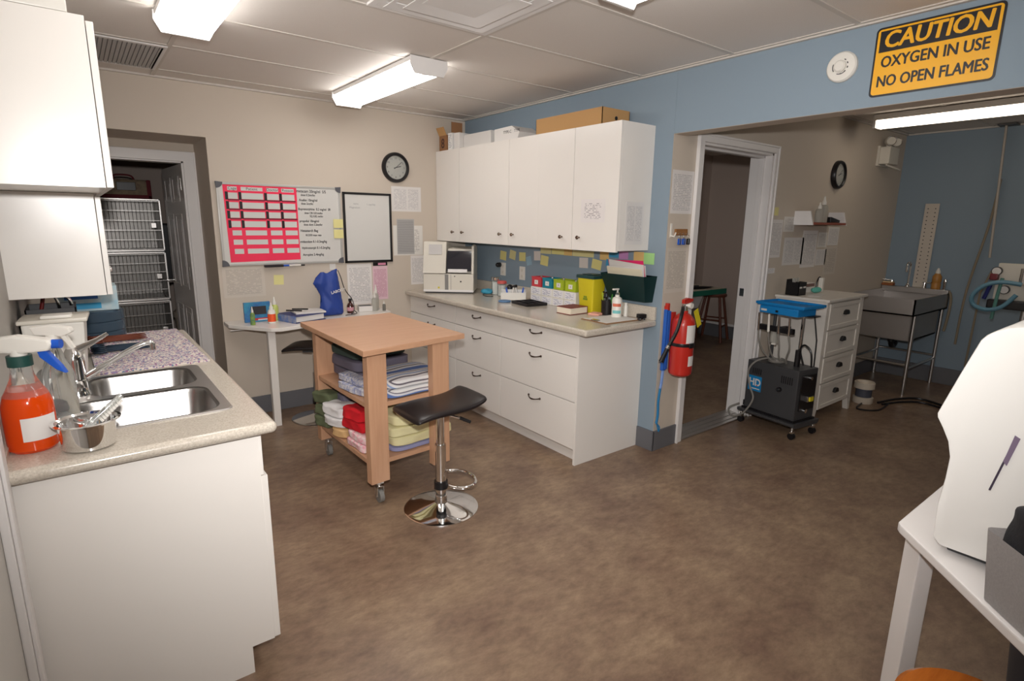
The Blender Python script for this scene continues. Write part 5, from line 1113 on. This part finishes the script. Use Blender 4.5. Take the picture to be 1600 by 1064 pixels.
B().tube([(2.40,-2.82,.010),(2.62,-2.90,.010),(2.74,-3.05,.010),(2.52,-3.40,.010),(2.02,-3.75,.010),(1.72,-4.4,.010)],.009,BLACK,8).build('air_hose', label='thick black hose on the tub room floor, the one nearer the viewer', cat='hose')
# gas pipe and wall unit
b = B().cyl((0,0,0),(-.02,-.06,-1.12),.010,mat('white_pipe', srgb(180,172,162), .4)).box(-.06,.06,-.08,.05,0.0,.012,DGREY)
b.build('supply_pipe', loc=(3.55,-3.05,H-.0175), label='white supply pipe dropping from the ceiling along the far blue wall', cat='pipe')
b = B().tube([(0,0,1.0),(-.01,.02,.6),(-.03,.09,.0),(-.04,.10,-.5)],.010,mat('beige_hose'),8); b.build('supply_hose', loc=(3.60,-3.07,.92), label='beige hose hanging in front of the far blue wall', cat='hose')
b = B().tube([(0,0,.2),(-.02,.05,0),(-.02,.06,-.7)],.009,mat('beige_hose'),8); b.build('supply_hose', loc=(3.60,-3.13,.92), label='shorter thin hose between the long hose and the gas unit', cat='hose')
r = root('anesthesia_unit', (2.85,-3.38,0), 'anesthesia machine with gauges and blue tubing at the right edge', 'anesthesia machine')
B().box(-.06,.0,-.32,.05,.95,1.23,OFFW,.006).build('back_plate', r)
B().cyl((-.03,-.15,0),(-.03,-.15,.96),.02,DSTEEL).build('stand', r)
for k in range(4): a=k*PI/2+.4; B().cyl((-.03,-.15,.04),(-.03+.25*math.cos(a),-.15+.25*math.sin(a),.03),.014,DGREY).build('foot', r)
for y,z_,c_ in ((.045,1.17,BLACK),(-.02,1.03,BLACK)):
    g_ = B().cyl((-.08,y,z_),(-.11,y,z_),.033,c_,seg=24).build('gauge', r); B().cyl((-.1105,y,z_),(-.112,y,z_),.028,PAPER,seg=24).build('dial', g_)
B().box(-.12,-.06,.03,.08,1.10,1.15,mat('deep_red', srgb(110,26,34), .4),.008).build('red_regulator', r)
B().cyl((-.09,-.12,1.08),(-.09,-.12,1.20),.03,CHROME,seg=20).build('vaporizer', r); B().box(-.11,-.06,-.28,-.16,.98,1.12,DGREY,.006).build('absorber', r); B().box(-.12,-.06,-.30,.07,.88,.95,BLACK,.01).build('tray', r)
B().tube([(-.12,-.12,1.08),(-.14,.0,1.09),(-.15,.10,1.05),(-.16,.155,.97),(-.15,.14,.90),(-.15,.06,.87),(-.14,-.03,.90),(-.12,-.10,1.0)],.016,mat('pale_blue_tube', srgb(96,140,160), .4),10).build('breathing_tube', r)
B().tube([(-.12,.0,1.12),(-.12,.01,1.0),(-.12,.02,.80)],.012,mat('sea_green_tube', srgb(90,140,130), .4),8).build('green_tube', r)
B().tube([(-.12,.06,1.08),(-.12,.09,.95)],.014,mat('navy_tube', srgb(36,44,110), .4),8).build('blue_bottle', r)

# dental cart
r = root('dental_unit', (1.125,-2.545,0), 'charcoal mobile dental unit with blue instrument tray in front of the chest', 'dental unit', rz=math.radians(-7))
# local: long side along y, big face toward -x
CG = DGREY
B().box(-.115,.115,-.205,.205,.13,.50,CG,.006).build('cabinet', r)
B().prism([(-.15,.118),(.15,.118),(.15,.10),(.13,.085),(-.13,.085),(-.15,.10)],-.235,.235,CG,'y').box(-.125,.125,-.215,.215,.118,.131,BLACK).build('base', r)
for x,y in ((-.125,-.21),(.125,-.21),(-.125,.21),(.125,.21)):
    c_ = B().cyl((x,y,.06),(x,y,.087),.010,CHROME).box(x-.016,x+.016,y-.012,y+.012,.045,.062,CHROME,.003).build('caster', r); B().cyl((x-.012,y,.024),(x+.012,y,.024),.024,BLACK,seg=20).build('wheel', c_)
b = B()
for k in range(6): b.box(-.1165,-.1148,-.165+k*.016,-.158+k*.016,.385,.44,BLACK)
b.build('vent_slots', r); b = B()
for k in range(5): b.box(-.1165,-.1148,.085+k*.016,.092+k*.016,.40,.445,BLACK)
b.build('vent_slots', r)
B().box(-.1165,-.115,.075,.185,.27,.385,mat('logo_blue', srgb(28,130,190), .4)).build('logo_plate', r)
B().text('HD', .075, PAPER, face_nx(-.1168,.13,.335), .0005, bold=.002, sx=.9).box(-.118,-.1168,.085,.165,.285,.292,PAPER).box(-.118,-.1168,.105,.115,.31,.318,mat('red_strip')).build('logo_lettering', r)
B().cyl((-.115,-.075,.335),(-.135,-.075,.335),.017,BLACK,seg=20).cyl((-.135,-.075,.335),(-.14,-.075,.335),.009,CHROME).build('knob', r)
B().box(-.08,.10,-.212,-.204,.20,.46,BLACK,.004).cyl((0,-.205,.44),(0,-.235,.44),.012,CHROME).box(-.03,.04,-.24,-.21,.27,.31,CHROME,.003).box(-.01,.03,-.246,-.24,.275,.305,YEL).cyl((-.02,-.21,.20),(-.02,-.23,.20),.015,CHROME).build('side_panel', r)
for y in (.12,-.10): B().cyl((.03,y,.50),(.03,y,.90),.012,CHROME if y < 0 else DGREY).build('post', r)
b = B(); TB = mat('tray_blue', srgb(28,128,196), .35)
b.prism([(-.12,-.185),(.12,-.185),(.12,.175),(-.12,.175)],.925,.935,TB,'z').box(-.125,.125,-.195,-.187,.932,.950,TB,.003).box(-.125,.125,.175,.183,.932,.950,TB,.003).box(-.13,-.122,-.195,.183,.932,.950,TB,.003).box(.122,.13,-.195,.183,.932,.950,TB,.003)
b.build('tray', r); B().box(-.125,.09,-.15,.15,.87,.924,TB,.008).box(-.1275,-.125,.09,.135,.885,.90,PAPER).box(-.128,-.125,.0,.02,.885,.9,BLACK).box(.0,.12,-.17,.17,.865,.87,BLACK).build('control_box', r)
B().box(-.135,-.10,-.13,.14,.745,.785,BLACK,.006).box(-.11,.02,-.02,.02,.755,.775,BLACK).build('instrument_bar', r)
for k,y in enumerate((.13,.05,-.03,-.11)):
    B().cyl((-.14,y,.74),(-.15,y,.87),.009 if k != 2 else .012,[CHROME,WPLAS,CHROME,CHROME][k],r2=.007).build('handpiece', r)
    B().tube([(-.14,y,.74),(-.13,y-.01,.65),(-.09,y-.03+.02*k,.57),(-.05,.06-.04*k,.515)],.006,GREYH,8).build('hose', r)
B().cyl((-.09,.03,.66),(-.09,.03,.745),.027,CLB,seg=20).cyl((-.09,.03,.645),(-.09,.03,.662),.018,WPLAS).build('water_bottle', r)
B().tube([(-.03+.055*math.cos(a*PI/8),.03+.055*math.sin(a*PI/8),.508+.0006*a) for a in range(33)],.005,GREYH,8).tube([(-.05,.08,.53),(-.13,.13,.50),(-.15,.17,.42),(-.14,.15,.30),(-.16,.10,.22),(-.19,.15,.10),(-.20,.24,.05),(-.16,.30,.09),(-.12,.24,.14)],.007,GREYH,10).build('coiled_tubing', r)
B().tube([(.03,-.14,.51),(.02,-.11,.62),(.02,-.14,.66),(.02,-.19,.62),(.03,-.20,.51)],.007,BLACK,8).tube([(.06,-.16,.87),(.07,-.19,.70),(.06,-.20,.51)],.005,BLACK,8).tube([(.0,-.11,.50),(.0,-.11,.62)],.02,BLACK,8).build('black_cables', r)

# ------------------------------------------------------------------ foreground right
r = root('side_table', (-1.0,-4.5,0), 'white painted table in the right foreground, angled front edge', 'table')
ox, oy = -1.0, -4.5; tz = .71
pl = [(-1.222,-4.03),(-.30,-4.03),(-.30,-5.05),(-2.10,-5.05),(-2.10,-4.90),(-1.245,-4.045)]
pl = [(-1.222,-4.028),(-.30,-4.028),(-.30,-5.05),(-2.05,-5.05),(-2.05,-4.85),(-1.238,-4.038)]
B().prism([(x-ox,y-oy) for x,y in pl[::-1]], tz-.024, tz, WTRIM, 'z', bev=.004).build('tabletop', r)
for x,y in ((-1.20,-4.08),(-.36,-4.98),(-1.95,-4.98)):
    B().prism([(-.035,-.02),(.035,-.02),(.035,.02),(-.035,.02)],0,tz-.025,WTRIM,'z',bev=.003).xf(Matrix.Rotation(math.radians(45) if x < -1 else 0,4,'Z')).build('leg', r, loc=(x-ox,y-oy,0))
pr = [(-4.125,.745),(-4.122,.83),(-4.127,.90),(-4.128,.955),(-4.119,.993),(-4.104,1.023),(-4.091,1.045),(-4.089,1.055),(-4.092,1.066),(-4.119,1.162),(-4.144,1.245),(-4.153,1.258),(-4.165,1.268),(-4.188,1.281),(-4.215,1.287),(-4.60,1.29),(-4.64,1.27),(-4.64,.75),(-4.60,.735),(-4.14,.728)]
r = root('countertop_machine', (-1.0,-4.35,tz+.001), 'large white rounded machine standing on the foreground table', 'machine')
MW = mat('glossy_white_plastic', srgb(236,234,230), .3)
B().prism([(y+4.35,z_-tz-.001) for y,z_ in pr[::-1]],-.31,.15,MW,'x',bev=.008).build('housing', r)
B().box(-.28,.12,-.26,.2,0,.02,DGREY,.004).box(-.312,-.27,.03,.11,.008,.018,BLACK).build('feet', r)
B().prism([(.115,.305),(.119,.305),(.140,.195),(.136,.195)],-.3125,-.3095,mat('dark_seam', srgb(60,50,66), .5),'x').prism([(.105,.33),(.115,.335),(.125,.27),(.118,.262)],-.313,-.3095,mat('mauve_grey', srgb(120,104,126), .5),'x').build('side_seam', r)
B().box(-.29,.1,-.2,.09,.576,.58,mat('pale_mauve', srgb(170,160,166), .5),.002).build('top_inlay', r)
# grey fabric bin, filled with black cloth, rotated with the angled edge
r = root('fabric_bin', (-1.521,-4.427,tz+.001), 'grey fabric storage bin on the front edge of the foreground table', 'bin', rz=math.radians(45))
GF = mat('grey_felt', srgb(214,210,208), .9, noise=(200, srgb(196,192,192), .5), bump=(200,.3))
# local +y long side toward table edge outer normal (-x,+y)
b = B()
t = bmesh.new(); L=[]
for s,z_ in ((.90,0),(1,.155)): L.append([t.verts.new((x*s,y*s,z_)) for x,y in rrect(-.20,.20,-.07,.07,.012,2)])
for i in range(len(L[0])): j=(i+1)%len(L[0]); t.faces.new([L[0][i],L[0][j],L[1][j],L[1][i]])
t.faces.new(L[0][::-1]); bmesh.ops.solidify(t, geom=t.faces[:], thickness=.006); b._merge(t, GF); b.build('body', r)
o = towel(-1.521,-4.427,tz+.05,.36,.105,.19,mat('black_cloth', srgb(32,32,36), .9, bump=(90,.6)),'black cloth heaped in the grey fabric bin',0,1,.016,'heaped_cloth',21); o.rotation_euler=(0,0,math.radians(45)); o['category']='cloth'
# wooden stool seat bottom right, dark bin behind
r = root('wooden_stool', (-1.50,-4.30,0), 'orange varnished round wooden stool seat at the bottom right', 'stool')
B().lathe([(0,.44),(.138,.44),(.150,.45),(.150,.462),(.138,.472),(0,.474)],ORWOOD,seg=48).build('seat', r)
for k in range(4): a=k*PI/2+.3; B().cyl((.15*math.cos(a),.15*math.sin(a),0),(.10*math.cos(a),.10*math.sin(a),.44),.016,ORWOOD).build('leg', r)
r = root('floor_bin', (-.86,-4.42,0), 'dark grey bin standing under the foreground table', 'bin')
B().lathe([(0,0),(.14,0),(.17,.36),(.165,.36),(.136,.005),(0,.005)],mat('slate_bin', srgb(58,62,70), .5),seg=32).build('body', r); B().lathe([(.172,.35),(.176,.37),(.16,.385),(0,.39)],BLACK,seg=32).build('lid', r)
